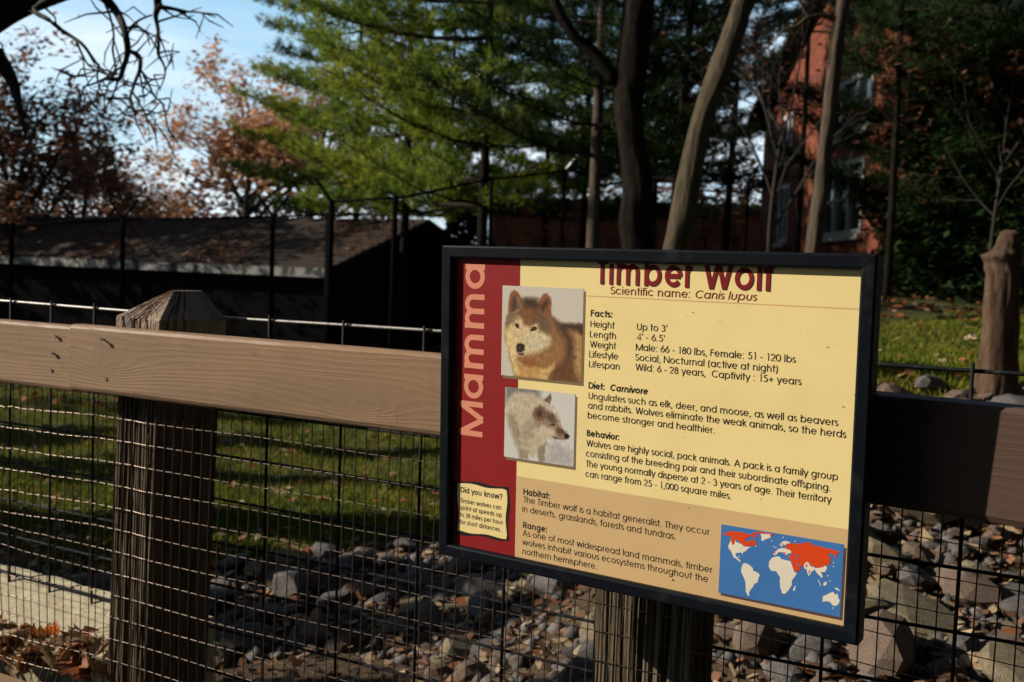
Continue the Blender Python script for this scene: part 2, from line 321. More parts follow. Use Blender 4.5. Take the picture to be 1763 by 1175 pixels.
# the board beyond the second post stands proud of it and turns a little with the fence
A2 = -math.atan2(.11, .15) - A1
Pr = np.array(UD(0, 0)) + np.array([.473, 1.352, 0]) ; ur = float(.8823431*Pr[0]-.4706067*Pr[1]); dr = float(.4706067*Pr[0]+.8823431*Pr[1])
ox, oy = ur - .36*math.cos(A2), dr - .36*math.sin(A2)
rr = rail(ox, ox+1.5, oy, oy+.045, ZT-.143, ZT+.004, fence, seed=9, rz=A2, label='darker red brown rail board running off to the right'); rr.data.materials[0] = M['dark_brown_board']  # coloured darker and redder than the boards to its left
def screw(board, x, z, out_, r=.0042, tilt=0):
    mb = MB(); mb.tube([(x, .004, z), (x+tilt, -out_, z+tilt*.4)], .0021, 8); mb.tube([(x+tilt, -out_+.0012, z+tilt*.4), (x+tilt*1.1, -out_-.0012, z+tilt*.4)], [r, r*.9], 12)
    mb.build('screw', M['steel'], board)
def hitfence(x, y, D):
    r = ray(x, y); nn = np.array([.4706067, .8823431, 0]); t = (D - nn@EYE)/(nn@r); P = EYE+r*t
    return (.8823431*P[0]-.4706067*P[1], P[2])
for (x, y, o_, ti) in ((179, 585, .010, .001), (183, 653, .001, 0)):
    U, z = hitfence(x, y, 1.497); screw(rb, U+1.867, z-(ZT-.141), o_, tilt=ti)
for (x, y, o_) in ((93, 580, .005), (88, 609, .006), (84, 638, .001)):
    U, z = hitfence(x, y, 1.4995); screw(lb, U+3.6, z-(ZT-.146), o_)

def crack_field(n, seed, wmax=.004, dmax=.012):
    r = random.Random(seed); out_ = []
    for i in range(n):
        out_.append((r.random(), r.uniform(.0015, wmax), r.uniform(.4, 1)*dmax, r.uniform(0, 9), r.uniform(2, 7), r.uniform(.002, .008), r.uniform(-.02, .02)))
    return out_
def grooved(mb, o_, ex, ez, w, h, nrm, cracks, nu, nv, fray=0):
    """a face made of ex (width) by ez (height) with wandering lengthwise splits pressed in"""
    base = len(mb.v); o_, ex, ez, nrm = map(Vector, (o_, ex, ez, nrm))
    for j in range(nv+1):
        t = j/nv*h
        for i in range(nu+1):
            s = i/nu*w; dep = .0008*math.sin(s*900+t*7)
            for (c, cw, cd, ph, fr, am, dr_) in cracks:
                x = c*w + am*math.sin(ph+fr*t) + dr_*(t-h/2)
                on = .5+.5*math.sin(ph*3+t*fr*1.3)
                q = abs(s-x)/cw
                if q < 1: dep -= cd*(1-q*q)*(.25+.75*on)
            if i in (0, nu): dep = 0 if dep > -.003 else dep*.3
            p = o_+ex*s+ez*t+nrm*dep; mb.v.append(tuple(p))
    for j in range(nv):
        for i in range(nu):
            a = base+j*(nu+1)+i; mb.f.append((a, a+1, a+nu+2, a+nu+1)); mb.m.append(0)
def post(U0, D0, w, dp, ztop, zbot, seed, parent, lean=0, split=6):
    """weathered square post; U0, D0 is its near left edge; returns it"""
    root_loc = fl(U0, D0, zbot); mb = MB(); h = ztop-zbot
    grooved(mb, (0, 0, 0), (1, 0, 0), (0, 0, 1), w, h, (0, -1, 0), crack_field(split, seed), 60, 130)
    grooved(mb, (w, 0, 0), (0, 1, 0), (0, 0, 1), dp, h, (1, 0, 0), crack_field(4, seed+1), 40, 60)
    grooved(mb, (w, dp, 0), (-1, 0, 0), (0, 0, 1), w, h, (0, 1, 0), [], 2, 2)
    grooved(mb, (0, dp, 0), (0, -1, 0), (0, 0, 1), dp, h, (-1, 0, 0), [], 2, 2)
    mb.face([(0, 0, h), (w, 0, h), (w, dp, h), (0, dp, h)])
    o = mb.build('post', M['old_post'], parent, root_loc, smooth=True)
    try:
        o.data.set_sharp_from_angle(angle=math.radians(40))
    except Exception: pass
    o.rotation_euler = (0, lean, 0); return o
def cap(po, w, dp, h, seed):
    """hipped painted post top with a ridge running back, split along the grain"""
    z0 = h-.052; e = .004; zr = h + .060
    mb = MB(); r = random.Random(seed)
    rid0, rid1 = (w*.62, dp*.40), (w*.62, dp*.86)
    cr_ = crack_field(7, seed, .0035, .010)
    def patch(a, b, c, d, nu, nv, cracks, nrm):
        base = len(mb.v); a, b, c, d, nrm = map(Vector, (a, b, c, d, nrm)); nrm.normalize()
        wid = (b-a).length
        for j in range(nv+1):
            t = j/nv
            for i in range(nu+1):
                s = i/nu; p = (a*(1-s)+b*s)*(1-t)+(d*(1-s)+c*s)*t; dep = r.uniform(-.0006, .0006)
                if 0 < i < nu:
                    for (cc, cw, cd, ph, fr, am, dr_) in cracks:
                        q = abs(s*wid - cc*wid - am*math.sin(ph+t*3))/cw
                        if q < 1: dep -= cd*(1-q)*(.3+.7*abs(math.sin(ph+t*2)))
                mb.v.append(tuple(p+nrm*dep))
        for j in range(nv):
            for i in range(nu):
                k = base+j*(nu+1)+i; mb.f.append((k, k+1, k+nu+2, k+nu+1)); mb.m.append(0)
    fz, e = h, -.006
    F0, F1, B1, B0 = (e, e, fz), (w-e, e, fz), (w-e, dp-e, fz), (e, dp-e, fz)
    f0, f1, b1, b0 = (e, e, z0), (w-e, e, z0), (w-e, dp-e, z0), (e, dp-e, z0)
    R0, R1 = (rid0[0], rid0[1], zr), (rid1[0], rid1[1], zr)
    patch(F0, F1, (R0[0]+.006, R0[1], zr), (R0[0]-.006, R0[1], zr), 70, 34, cr_, (0, -1, .8))
    patch(F1, B1, (R1[0]+.006, R1[1], zr), (R0[0]+.006, R0[1], zr), 50, 24, crack_field(5, seed+3, .004, .012), (1, 0, .8))
    patch(B1, B0, (R1[0]-.006, R1[1], zr), (R1[0]+.006, R1[1], zr), 8, 8, [], (0, 1, .8))
    patch(B0, F0, (R0[0]-.006, R0[1], zr), (R1[0]-.006, R1[1], zr), 8, 8, [], (-1, 0, .8))
    mb.face([(R0[0]-.006, R0[1], zr), (R0[0]+.006, R0[1], zr), (R1[0]+.006, R1[1], zr), (R1[0]-.006, R1[1], zr)])
    patch(f0, f1, F1, F0, 70, 6, cr_, (0, -1, 0)); patch(f1, b1, B1, F1, 50, 4, crack_field(5, seed+3, .004, .01), (1, 0, 0))
    patch(b1, b0, B0, B1, 2, 2, [], (0, 1, 0)); patch(b0, f0, F0, B0, 2, 2, [], (-1, 0, 0))
    mb.face([f0, b0, b1, f1])
    mb.build('cap', M['brown_paint_upright'], po)
PB = -.25
p1 = post(-1.824, 1.548, .114, .182, ZT+.022, PB, 21, fence, lean=.033, split=9); cap(p1, .114, .182, ZT+.022-PB, 5)
p1['label'] = 'weathered post with a pointed painted top, left of the sign'
p2 = post(-.652, 1.548, .165, .125, ZT+.02, PB, 35, fence, split=7); cap(p2, .165, .125, ZT+.02-PB, 8)
p2['label'] = 'split weathered post behind the sign'
# staple and tie wire on the second post
U, z = hitfence(1093, 1085, 1.545); mb = MB()
a = fl(U, 1.546, z)
mb.tube([(a[0]-.002, .004, a[2]+.022), (a[0]-.002, -.006, a[2]+.02), (a[0]-.001, -.006, a[2]-.014), (a[0], .004, a[2]-.016)], .0014, 6)
mb.build('staple', M['rust'], fence)

# fine welded mesh, 25 mm by 50 mm, fixed on the front of the posts
wm = empty('wire_mesh', (0, 0, 0), 0, fence)
DM = 1.541; UB = -.42                      # where the fence line turns
def mesh_pt(U, z, dd=0):
    """follows the bend at the second post, with the slack the mesh has left of the first post"""
    bulge = .006*math.sin(U*3.1+z*4) + .004*math.sin(U*9+z*7)
    if U < -1.85: bulge += -.030*math.sin(min(1, (-1.85-U)/.5)*PI*.5)*max(0, 1-abs(z-.75)/.4)
    if z < .56: bulge -= (.56-z)*.7
    D = DM + bulge*.6 + dd
    if -1.84 < U < -1.70: D = DM + dd
    if U <= UB: return fl(U, D, z)
    k = U-UB; return fl(UB + k*math.cos(A2)+ (D-DM)*0, D + k*math.sin(A2), z)
rw = random.Random(3)
zs = [1.337-.0492*k for k in range(17)]
zrow = [1.262, 1.213] + [1.160-.0484*k for k in range(15)]
for k, z in enumerate(zrow):
    if z < .47: continue
    mb = MB(); pts = []; ph = rw.uniform(0, 6)
    for i in range(0, 150):
        U = -3.4 + i*.03
        sag = 0
        if U < -1.84: sag = -.010*math.sin(min(1., (-1.84-U)/.35)*PI/2)*rw.uniform(.6, 1.0) + (.018 if (k in (9, 10)) else 0)*min(1, (-1.84-U)/.3)
        pts.append(mesh_pt(U, z+sag+.0010*math.sin(U*11+ph), .0011))
    mb.tube(pts, .00085, 5); mb.build('wire', M['wire_black'], wm, smooth=True)
for k in range(-66, 44):
    U = -.66 + .0254*k + rw.uniform(-.0012, .0012); mb = MB(); ph = rw.uniform(0, 6); lean = rw.uniform(-.002, .002)
    pts = [mesh_pt(U + lean*(z_-.9) + .0006*math.sin(z_*14+ph), z_, -.0006) for z_ in np.linspace(1.27, .475, 18)]
    mb.tube(pts, .00105, 5, cap=False); mb.build('wire', M['wire_upright'], wm, smooth=True)
# heavy stock panel behind the posts
wp = empty('wire_panel', (0, 0, 0), 0, fence); DP = 1.735
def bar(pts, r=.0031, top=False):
    mb = MB(); mb.tube(pts, r, 7); mb.build('bar', M['panel_top_lit' if top else 'panel_wire'], wp, smooth=True)
for z in [1.331, 1.225, 1.122, 1.018, .916, .817, .722, .622, .52]:
    bp_ = [fl(U, DP+.0015*math.sin(U*5+z), z+.002*math.sin(U*4+z*9)) for U in np.linspace(-3.6, 1.3, 50)]
    if z > 1.3: bar(bp_[:33], .0034, True); bar(bp_[32:], .0034)      # sunlit tone painted on the left length, the sign's shade on the right
    else: bar(bp_)
for U in [-3.31, -3.155, -3.0, -2.845, -2.69, -2.535, -2.38, -2.225, -2.07, -1.915] + [-1.72+.2*k for k in range(15)]:
    bar([fl(U, DP-.006, 1.342), fl(U, DP-.006, .9), fl(U+.004, DP-.006, .42)])
# lower board on the near side, its top lit
lo = rail(-3.6, -1.60, 1.40, 1.515, .40, .492, fence, seed=12)
lo['label'] = 'lower painted board at the foot of the wire mesh'
# tilted concrete footing behind the mesh, left of the first post
mb = MB(); base = 0; nu_, nv_ = 90, 14
rk = random.Random(4)
for j in range(nv_+1):
    for i in range(nu_+1):
        t = j/nv_; U = -3.5 + (1.80)*i/nu_
        edge = (.006*math.sin(U*13)+.004*math.sin(U*37+2)) if j == nv_ else 0
        mb.v.append(UD(U, 1.60+t*.165+edge, .515 + t*.112 + rk.uniform(-.0012, .0012)))
for j in range(nv_):
    for i in range(nu_):
        k = j*(nu_+1)+i; mb.f.append((k, k+1, k+nu_+2, k+nu_+1)); mb.m.append(0)
k0 = nv_*(nu_+1)
mb.face([UD(-3.5, 1.765, .626), UD(-1.70, 1.765, .626), UD(-1.70, 1.80, -.1), UD(-3.5, 1.80, -.1)])
mb.face([UD(-3.5, 1.60, .514), UD(-3.5, 1.60, -.1), UD(-1.70, 1.60, -.1), UD(-1.70, 1.60, .514)])
mb.face([UD(-1.70, 1.60, -.1), UD(-1.70, 1.80, -.1), UD(-1.70, 1.765, .626), UD(-1.70, 1.60, .514)])
tag(mb.build('footing', M['slab']), 'pale concrete footing sloping up behind the mesh, left of the pointed post', 'footing')

# ------------------------------------------------------------------ sign
QC = [(760, 422.3), (1511, 437), (1471.5, 1112), (751, 954)]      # outer corners of the frame
SW, SH = .6607, .495
def homog(c):
    A = []
    for (x, y), (u, v) in zip([(0, 0), (SW, 0), (SW, SH), (0, SH)], c):
        A.append([x, y, 1, 0, 0, 0, -u*x, -u*y, -u]); A.append([0, 0, 0, x, y, 1, -v*x, -v*y, -v])
    return np.linalg.svd(np.array(A, float))[2][-1].reshape(3, 3)
HS = homog(QC); HI = np.linalg.inv(HS)
def sp(x, y):                       # photo pixel on the sign -> metres on its face (right, up from the top left corner)
    q = HI @ np.array([x, y, 1.]); return (q[0]/q[2], -q[1]/q[2])
_a = np.array([.55726, -.35496, .0]); _a /= np.linalg.norm(_a); _b = np.array([.00701, .01731, -.49465]); _b -= _a*(_a@_b); _b /= np.linalg.norm(_b)
_n = np.cross(_b, _a)       # towards the viewer?
if _n @ np.array([0, -1, 0]) < 0: _n = -_n
TL = np.array([-.11585, 1.62083, 1.49189])
# local axes: x = along the sign, y = into the sign (away from viewer), z = up
sign = empty('information_sign', tuple(TL + _b*SH + _a*SW/2)); ax, ay, az = Vector(_a), Vector(-_n), Vector(-_b)
sign.rotation_euler = Matrix(((ax.x, ay.x, az.x), (ax.y, ay.y, az.y), (ax.z, ay.z, az.z))).to_euler()
tag(sign, 'black framed timber wolf information sign with cream, red and tan panel', 'sign')
def sl(x, y, dep): return (x-SW/2, dep, y+SH)      # sp coordinates -> sign local
BW, DL = .0195, .0102               # bar width, depth of panel face below the frame face
def framebar(p, q, inx, iny):
    """mitred bar from corner p to q (outer edge), inner edge offset towards the middle"""
    e = .0030
    (x0, y0), (x1, y1) = p, q
    d = np.array([x1-x0, y1-y0]); Ln = np.linalg.norm(d); d /= Ln; nrm = np.array([inx, iny], float)
    mb = MB(); prof = [(0, .030), (0, e), (e*.35, e*.3), (e, 0), (BW-e*1.1, 0), (BW-e*.35, e*.35), (BW, e*1.2), (BW, .030)]
    ends = []
    for s, (bx, by) in ((0, (x0, y0)), (1, (x1, y1))):
        row = []
        for (w_, dep) in prof:
            off = w_ if s == 0 else -w_
            row.append(sl(bx + d[0]*off + nrm[0]*w_, by + d[1]*off + nrm[1]*w_, dep))
        ends.append(row)
    n = len(prof); mb.v = ends[0]+ends[1]
    for j in range(n-1): mb.f.append((j, j+1, n+j+1, n+j)); mb.m.append(0)
    mb.f.append((n-1, 0, n, 2*n-1)); mb.m.append(0)
    mb.f.append(tuple(reversed(range(n)))); mb.m.append(0); mb.f.append(tuple(range(n, 2*n))); mb.m.append(0)
    o = mb.build('frame_bar', M['frame_paint'], sign)
    import bmesh
    bm = bmesh.new(); bm.from_mesh(o.data); bmesh.ops.recalc_face_normals(bm, faces=bm.faces); bm.to_mesh(o.data); bm.free()
g_ = .0004
framebar((g_, 0), (SW-g_, 0), 0, -1); framebar((SW, -g_), (SW, -SH+g_), -1, 0); framebar((SW-g_, -SH), (g_, -SH), 0, 1); framebar((0, -SH+g_), (0, -g_), 1, 0)
mb = MB(); mb.box(sl(.004, -SH+.004, .018), sl(SW-.004, -.004, .029)); mb.build('backing_board', M['frame_paint'], sign)
mb = MB(); mb.box(sl(.10, -.30, .030), sl(.44, -.22, .105)); mb.build('mounting_bracket', M['frame_paint'], sign)

def ink(name, rgb, rough=.5, k=.92):
    c = tuple(v*k for v in hexlin(*rgb)); c2 = tuple(v*k*.93 for v in hexlin(*rgb))
    return mat(name, c, .6, .15, noise=((9, c2, .45, .7, (1, 1, 1)),), bump=((900, .10, .0002, (1, 1, 1)),))
I_Y = ink('ink_yellow', (242, 216, 148)); I_T = ink('ink_tan', (212, 176, 124)); I_R = ink('ink_red', (142, 28, 28)); I_K = ink('ink_black', (38, 32, 28))
I_S = ink('ink_salmon', (222, 142, 112)); I_TR = ink('ink_title_red', (128, 22, 24)); I_TS = ink('ink_title_shadow', (70, 42, 38)); I_L = ink('ink_rule', (214, 158, 116))
I_SH = ink('ink_drop_shadow', (128, 108, 78)); I_B = ink('ink_blue', (66, 118, 178)); I_W = ink('ink_white', (232, 220, 196)); I_O = ink('ink_orange', (222, 70, 22)); I_SH2 = ink('ink_shadow_map', (92, 66, 62))
pm = MB(); pm.box(sl(.012, -SH+.012, DL), sl(SW-.012, -.012, DL+.005)); panel = pm.build('printed_panel', I_Y, sign)
def quadpx(name, pts, m, lay):
    mb = MB(); mb.face([sl(*sp(*p), DL-.00012*lay) for p in pts]); return mb.build(name, m, panel)
def rectuv(name, x0, y0, x1, y1, m, lay):
    mb = MB(); mb.face([sl(x0, y1, DL-.00012*lay), sl(x1, y1, DL-.00012*lay), sl(x1, y0, DL-.00012*lay), sl(x0, y0, DL-.00012*lay)]); return mb.build(name, m, panel)
xr = (sp(891.1, 448)[0]+sp(875.8, 959)[0])/2
yt = (sp(879.9, 821.4)[1]+sp(1454.4, 913.8)[1])/2
rectuv('red_band', .0125, -.0125, xr, -SH+.0125, I_R, 1)
rectuv('tan_band', xr, yt, SW-.0125, -SH+.0125, I_T, 1)
ya, yb_ = sp(1000.4, 509.2)[1], sp(1478, 533.3)[1]; yl = (ya+yb_)/2
rectuv('rule_line', sp(1000, 509)[0], yl+.0006, SW-.0125, yl-.0006, I_L, 1)

# a round geometric sans built from strokes
XH, CAP, ASC, DSC = .547, .72, .745, -.19
def glyph(c, w, xh=XH):
    h = w/2; r = xh/2-h; yc = xh/2; S_ = []; R = S_.append
    def Ln(*p): R([(p[i], p[i+1]) for i in range(0, len(p), 2)])
    def Arc(cx, cy, rx, ry, a0, a1, n=None):
        n = n or max(4, int(abs(a1-a0)/15)); R([(cx+rx*math.cos(math.radians(a0+(a1-a0)*k/n)), cy+ry*math.sin(math.radians(a0+(a1-a0)*k/n))) for k in range(n+1)])
    b = .05
    if c in 'abdpqg':
        left = c in 'adqg'
        if left: cx = b+h+r; st = cx+r
        else: st = b+.03+h; cx = st+r
        Arc(cx, yc, r, r, 0, 360, 24)
        if c == 'a': Ln(st, 0, st, xh)
        if c in 'bd': Ln(st, 0, st, ASC)
        if c in 'pq': Ln(st, xh, st, DSC)
        if c == 'g':
            Ln(st, xh, st, .0); Arc(st-r*.98, .0, r*.98, .19, 0, -158)
        return S_, (st+h+.07 if left else cx+r+h+.05)
    if c == 'c': Arc(b+h+r, yc, r, r, 42, 318); return S_, .62
    if c == 'e': Arc(b+h+r, yc, r, r, 0, 322); Ln(b+h, yc, b+h+2*r, yc); return S_, .65
    if c == 'o': Arc(b+h+r, yc, r, r, 0, 360, 24); return S_, 2*b+2*r+w
    if c == 'f': Arc(.09+h+.13, ASC-.13-h, .13, .13, 60, 180); Ln(.09+h, ASC-.13-h, .09+h, 0); Ln(.0, xh-h, .27, xh-h); return S_, .30
    if c == 'h': Ln(.08+h, 0, .08+h, ASC); q = .19; Arc(.08+h+q, xh-h-q, q, q, 180, 0); Ln(.08+h+2*q, xh-h-q, .08+h+2*q, 0); return S_, .16+2*q+w
    if c == 'n': Ln(.08+h, 0, .08+h, xh); q = .19; Arc(.08+h+q, xh-h-q, q, q, 180, 0); Ln(.08+h+2*q, xh-h-q, .08+h+2*q, 0); return S_, .16+2*q+w
    if c == 'm':
        Ln(.08+h, 0, .08+h, xh); q = .175; x = .08+h
        for _ in range(2): Arc(x+q, xh-h-q, q, q, 180, 0); Ln(x+2*q, xh-h-q, x+2*q, 0); x += 2*q
        return S_, x+h+.08
    if c == 'u': q = .19; Ln(.08+h, xh, .08+h, h+q); Arc(.08+h+q, h+q, q, q, 180, 360); Ln(.08+h+2*q, xh, .08+h+2*q, h+q); return S_, .16+2*q+w
    if c == 'r': Ln(.08+h, 0, .08+h, xh); Arc(.08+h+.13, xh-h-.15, .13, .15, 180, 78); return S_, .315+h*.6
    if c == 'i': Ln(.10, 0, .10, xh); Ln(.10, xh+.10, .10, xh+.10+w*1.1); return S_, .20
    if c == 'l': Ln(.10, 0, .10, ASC); return S_, .20
    if c == 'j': Ln(.10, xh, .10, -.12); return S_, .20
    if c == 'k': Ln(.08+h, 0, .08+h, ASC); Ln(.43, xh, .11+h, .24); Ln(.22, .32, .47, 0); return S_, .50
    if c == 's':
        q = (xh-w)/4; cx = .20; Arc(cx, xh-h-q, q*1.05, q, 35, 260); Arc(cx, h+q, q*1.15, q, 80, -150); return S_, .39
    if c == 't': Ln(.17, 0, .17, CAP+.01); Ln(.02, xh-h, .32, xh-h); return S_, .34
    if c == 'v': Ln(.05, xh, .277, 0); Ln(.277, 0, .504, xh); return S_, .55
    if c == 'w': Ln(.05, xh, .225, 0); Ln(.225, 0, .415, xh); Ln(.415, xh, .605, 0); Ln(.605, 0, .78, xh); return S_, .83
    if c == 'x': Ln(.04, 0, .44, xh); Ln(.04, xh, .44, 0); return S_, .48
    if c == 'y': Ln(.04, xh, .277, .03); Ln(.50, xh, .19, DSC); return S_, .54
    if c == 'z': Ln(.05, xh-h, .37, xh-h, .05, h, .38, h); return S_, .43
    if c == 'T': Ln(.02, CAP-h, .42, CAP-h); Ln(.22, 0, .22, CAP-h); return S_, .43
    if c == 'W': Ln(.05, CAP, .265, 0); Ln(.265, 0, .48, CAP); Ln(.48, CAP, .695, 0); Ln(.695, 0, .91, CAP); return S_, .96
    if c == 'M': Ln(.06+h*.5, 0, .06+h*.5, CAP); Ln(.06+h*.5, CAP, .46, 0); Ln(.46, 0, .86-h*.5, CAP); Ln(.86-h*.5, CAP, .86-h*.5, 0); return S_, .92
    if c == 'H': Ln(.09, 0, .09, CAP); Ln(.59, 0, .59, CAP); Ln(.09, .39, .59, .39); return S_, .68
    if c == 'L': Ln(.10, CAP, .10, h, .43, h); return S_, .46
    if c == 'F': Ln(.10, 0, .10, CAP-h, .44, CAP-h); Ln(.10, .40, .42, .40); return S_, .485
    if c == 'B': Ln(.10, h, .10, CAP-h, .26, CAP-h); Ln(.10, .39, .28, .39); Ln(.10, h, .30, h); Arc(.26, (CAP-h+.39)/2, .15, (CAP-h-.39)/2, 90, -90); Arc(.30, (.39+h)/2, .18, (.39-h)/2, 90, -90); return S_, .574
    if c == 'D': Ln(.10, h, .10, CAP-h, .28, CAP-h); Ln(.10, h, .28, h); Arc(.28, CAP/2, .36, CAP/2-h, 90, -90); return S_, .74
    if c == 'R': Ln(.10, 0, .10, CAP-h, .32, CAP-h); Ln(.10, .35, .32, .35); Arc(.32, (CAP-h+.35)/2, .18, (CAP-h-.35)/2, 90, -90); Ln(.30, .35, .54, 0); return S_, .607
    if c == 'S': q = (CAP-w)/4; cx = .25; Arc(cx, CAP-h-q, q*1.05, q, 25, 262); Arc(cx, h+q, q*1.2, q, 82, -155); return S_, .498
    if c == 'C': Arc(.42, CAP/2, CAP/2-h+.01, CAP/2-h, 40, 320); return S_, .78
    if c == 'N': Ln(.09, 0, .09, CAP); Ln(.09, CAP, .65, 0); Ln(.65, 0, .65, CAP); return S_, .74
    if c == 'A': Ln(.05, 0, .37, CAP); Ln(.37, CAP, .69, 0); Ln(.15, .25, .59, .25); return S_, .74
    if c == 'U': Ln(.09, CAP, .09, .24+h); Arc(.325, .24+h, .235, .24, 180, 360); Ln(.56, CAP, .56, .24+h); return S_, .655
    if c == '0': Arc(.277, CAP/2, .225, CAP/2-h, 0, 360, 24); return S_, .554
    if c == '1': Ln(.17, CAP-.04, .30, CAP, .30, 0); return S_, .50
    if c == '2': Arc(.27, CAP-h-.18, .19, .18, 170, -35); Ln(.425, CAP-h-.28, .07, h, .49, h); return S_, .554
    if c == '3': Arc(.26, CAP-h-.15, .165, .15, 155, -90); Arc(.26, h+.19, .20, .19, 90, -150); return S_, .554
    if c == '4': Ln(.40, 0, .40, CAP, .05, .17, .52, .17); return S_, .554
    if c == '5': Ln(.46, CAP-h, .20, CAP-h, .14, .40); Arc(.26, h+.20, .21, .20, 118, -150); return S_, .554
    if c == '6': Arc(.28, h+.20, .205, .20, 0, 360, 20); Ln(.115, .34, .36, CAP); return S_, .554
    if c == '8': Arc(.277, CAP-h-.15, .15, .15, 0, 360, 18); Arc(.277, h+.19, .19, .19, 0, 360, 18); return S_, .554
    if c == '-': Ln(.05, .26, .28, .26); return S_, .332
    if c == '.': Ln(.13, 0, .13, w*1.15); return S_, .277
    if c == ',': Ln(.15, w*1.15, .15, .02, .10, -.10); return S_, .277
    if c == ':': Ln(.13, 0, .13, w*1.15); Ln(.13, xh-w*1.15, .13, xh); return S_, .277
    if c == "'": Ln(.10, CAP, .10, CAP-.22); return S_, .198
    if c == '+': Ln(.08, .30, .52, .30); Ln(.30, .08, .30, .52); return S_, .606
    if c == '(': Arc(.42, .27, .30, .50, 128, 232); return S_, .33
    if c == ')': Arc(-.09, .27, .30, .50, 52, -52); return S_, .33
    if c == '?': Arc(.26, CAP-h-.16, .18, .16, 165, -60); Ln(.34, CAP-h-.30, .26, .20); Ln(.26, 0, .26, w*1.1); return S_, .55
    return S_, (.30 if c == ' ' else .277)
def ribbon(mb, pts, w, z, xf):
    P = [np.array(p, float) for p in pts]; n = len(P); closed = n > 3 and np.linalg.norm(P[0]-P[-1]) < 1e-6
    Lf, Rt = [], []
    for i in range(n):
        if closed: a, b = P[(i-1) % (n-1)] if i > 0 else P[n-2], P[(i+1)] if i < n-1 else P[1]
        else: a, b = P[max(i-1, 0)], P[min(i+1, n-1)]
        d0 = P[i]-a; d1 = b-P[i]
        l0, l1 = np.linalg.norm(d0), np.linalg.norm(d1)
        if l0 < 1e-9: d0 = d1; l0 = l1
        if l1 < 1e-9: d1 = d0; l1 = l0
        d0 = d0/l0; d1 = d1/l1; t = d0+d1; tn = np.linalg.norm(t)
        if tn < .3: t = d1; tn = 1
        t = t/tn; nn = np.array([-t[1], t[0]]); n1 = np.array([-d1[1], d1[0]]); k = min(1/max(nn@n1, .35), 1.25)
        Lf.append(P[i]+nn*w/2*k); Rt.append(P[i]-nn*w/2*k)
    base = len(mb.v)
    for a, b in zip(Lf, Rt): mb.v.append(xf(a, z)); mb.v.append(xf(b, z))
    for i in range(n-1): mb.f.append((base+2*i, base+2*i+1, base+2*i+3, base+2*i+2)); mb.m.append(0)
def text(name, s, start, end, em, m, w=.068, lay=3, italic_from=None, bold_tail=None, xh=XH, vertical=False, dx=0, dy=0, track=0):
    """s set from photo pixel start (baseline) to photo pixel end; em in metres of sign height"""
    x0, y0 = sp(*start); x1, y1 = sp(*end)
    runs = []; pen = 0
    for i, c in enumerate(s):
        g, adv = glyph(c, w, xh); sh = .20 if (italic_from is not None and i >= italic_from) else 0
        runs.append((g, pen, sh)); pen += adv+track
    last = pen
    allx = [p[0]+r[1] for r in runs for st in r[0] for p in st]; xmin, xmax = min(allx)-w/2, max(allx)+w/2
    mb = MB(); zi = 0
    if vertical: sx = abs(y1-y0)/(xmax-xmin)
    else: sx = (x1-x0)/(xmax-xmin)
    for g, off, sh in runs:
        for st in g:
            zi += 1; zz = DL-.00012*lay-.0000012*(zi % 40)
            def xf(p, z):
                px = (p[0]+off-xmin+sh*p[1])*sx; py = p[1]*em
                if vertical: return sl(x0-py+dx, y0+px+dy, z)
                return sl(x0+px+dx, y0+py+dy, z)
            ribbon(mb, st, w, zz, xf)
    return mb.build(name, m, panel)
BK = .132
t_kw = dict(xh=.60, track=.03)
text('title_lettering', 'Timber Wolf', (1018, 488.8), (1330.7, 501.1), .0500, I_TS, w=.128, lay=2, dx=.0016, dy=-.0012, **t_kw)['label'] = 'dark drop shadow of the title'
text('title_lettering', 'Timber Wolf', (1018, 488.8), (1330.7, 501.1), .0500, I_TR, w=.128, lay=3, **t_kw)
text('subtitle_lettering', 'Scientific name: Canis lupus', (1045.1, 506.8), (1297, 518.8), .0152, I_TR, w=.082, italic_from=17)
E0 = .0134
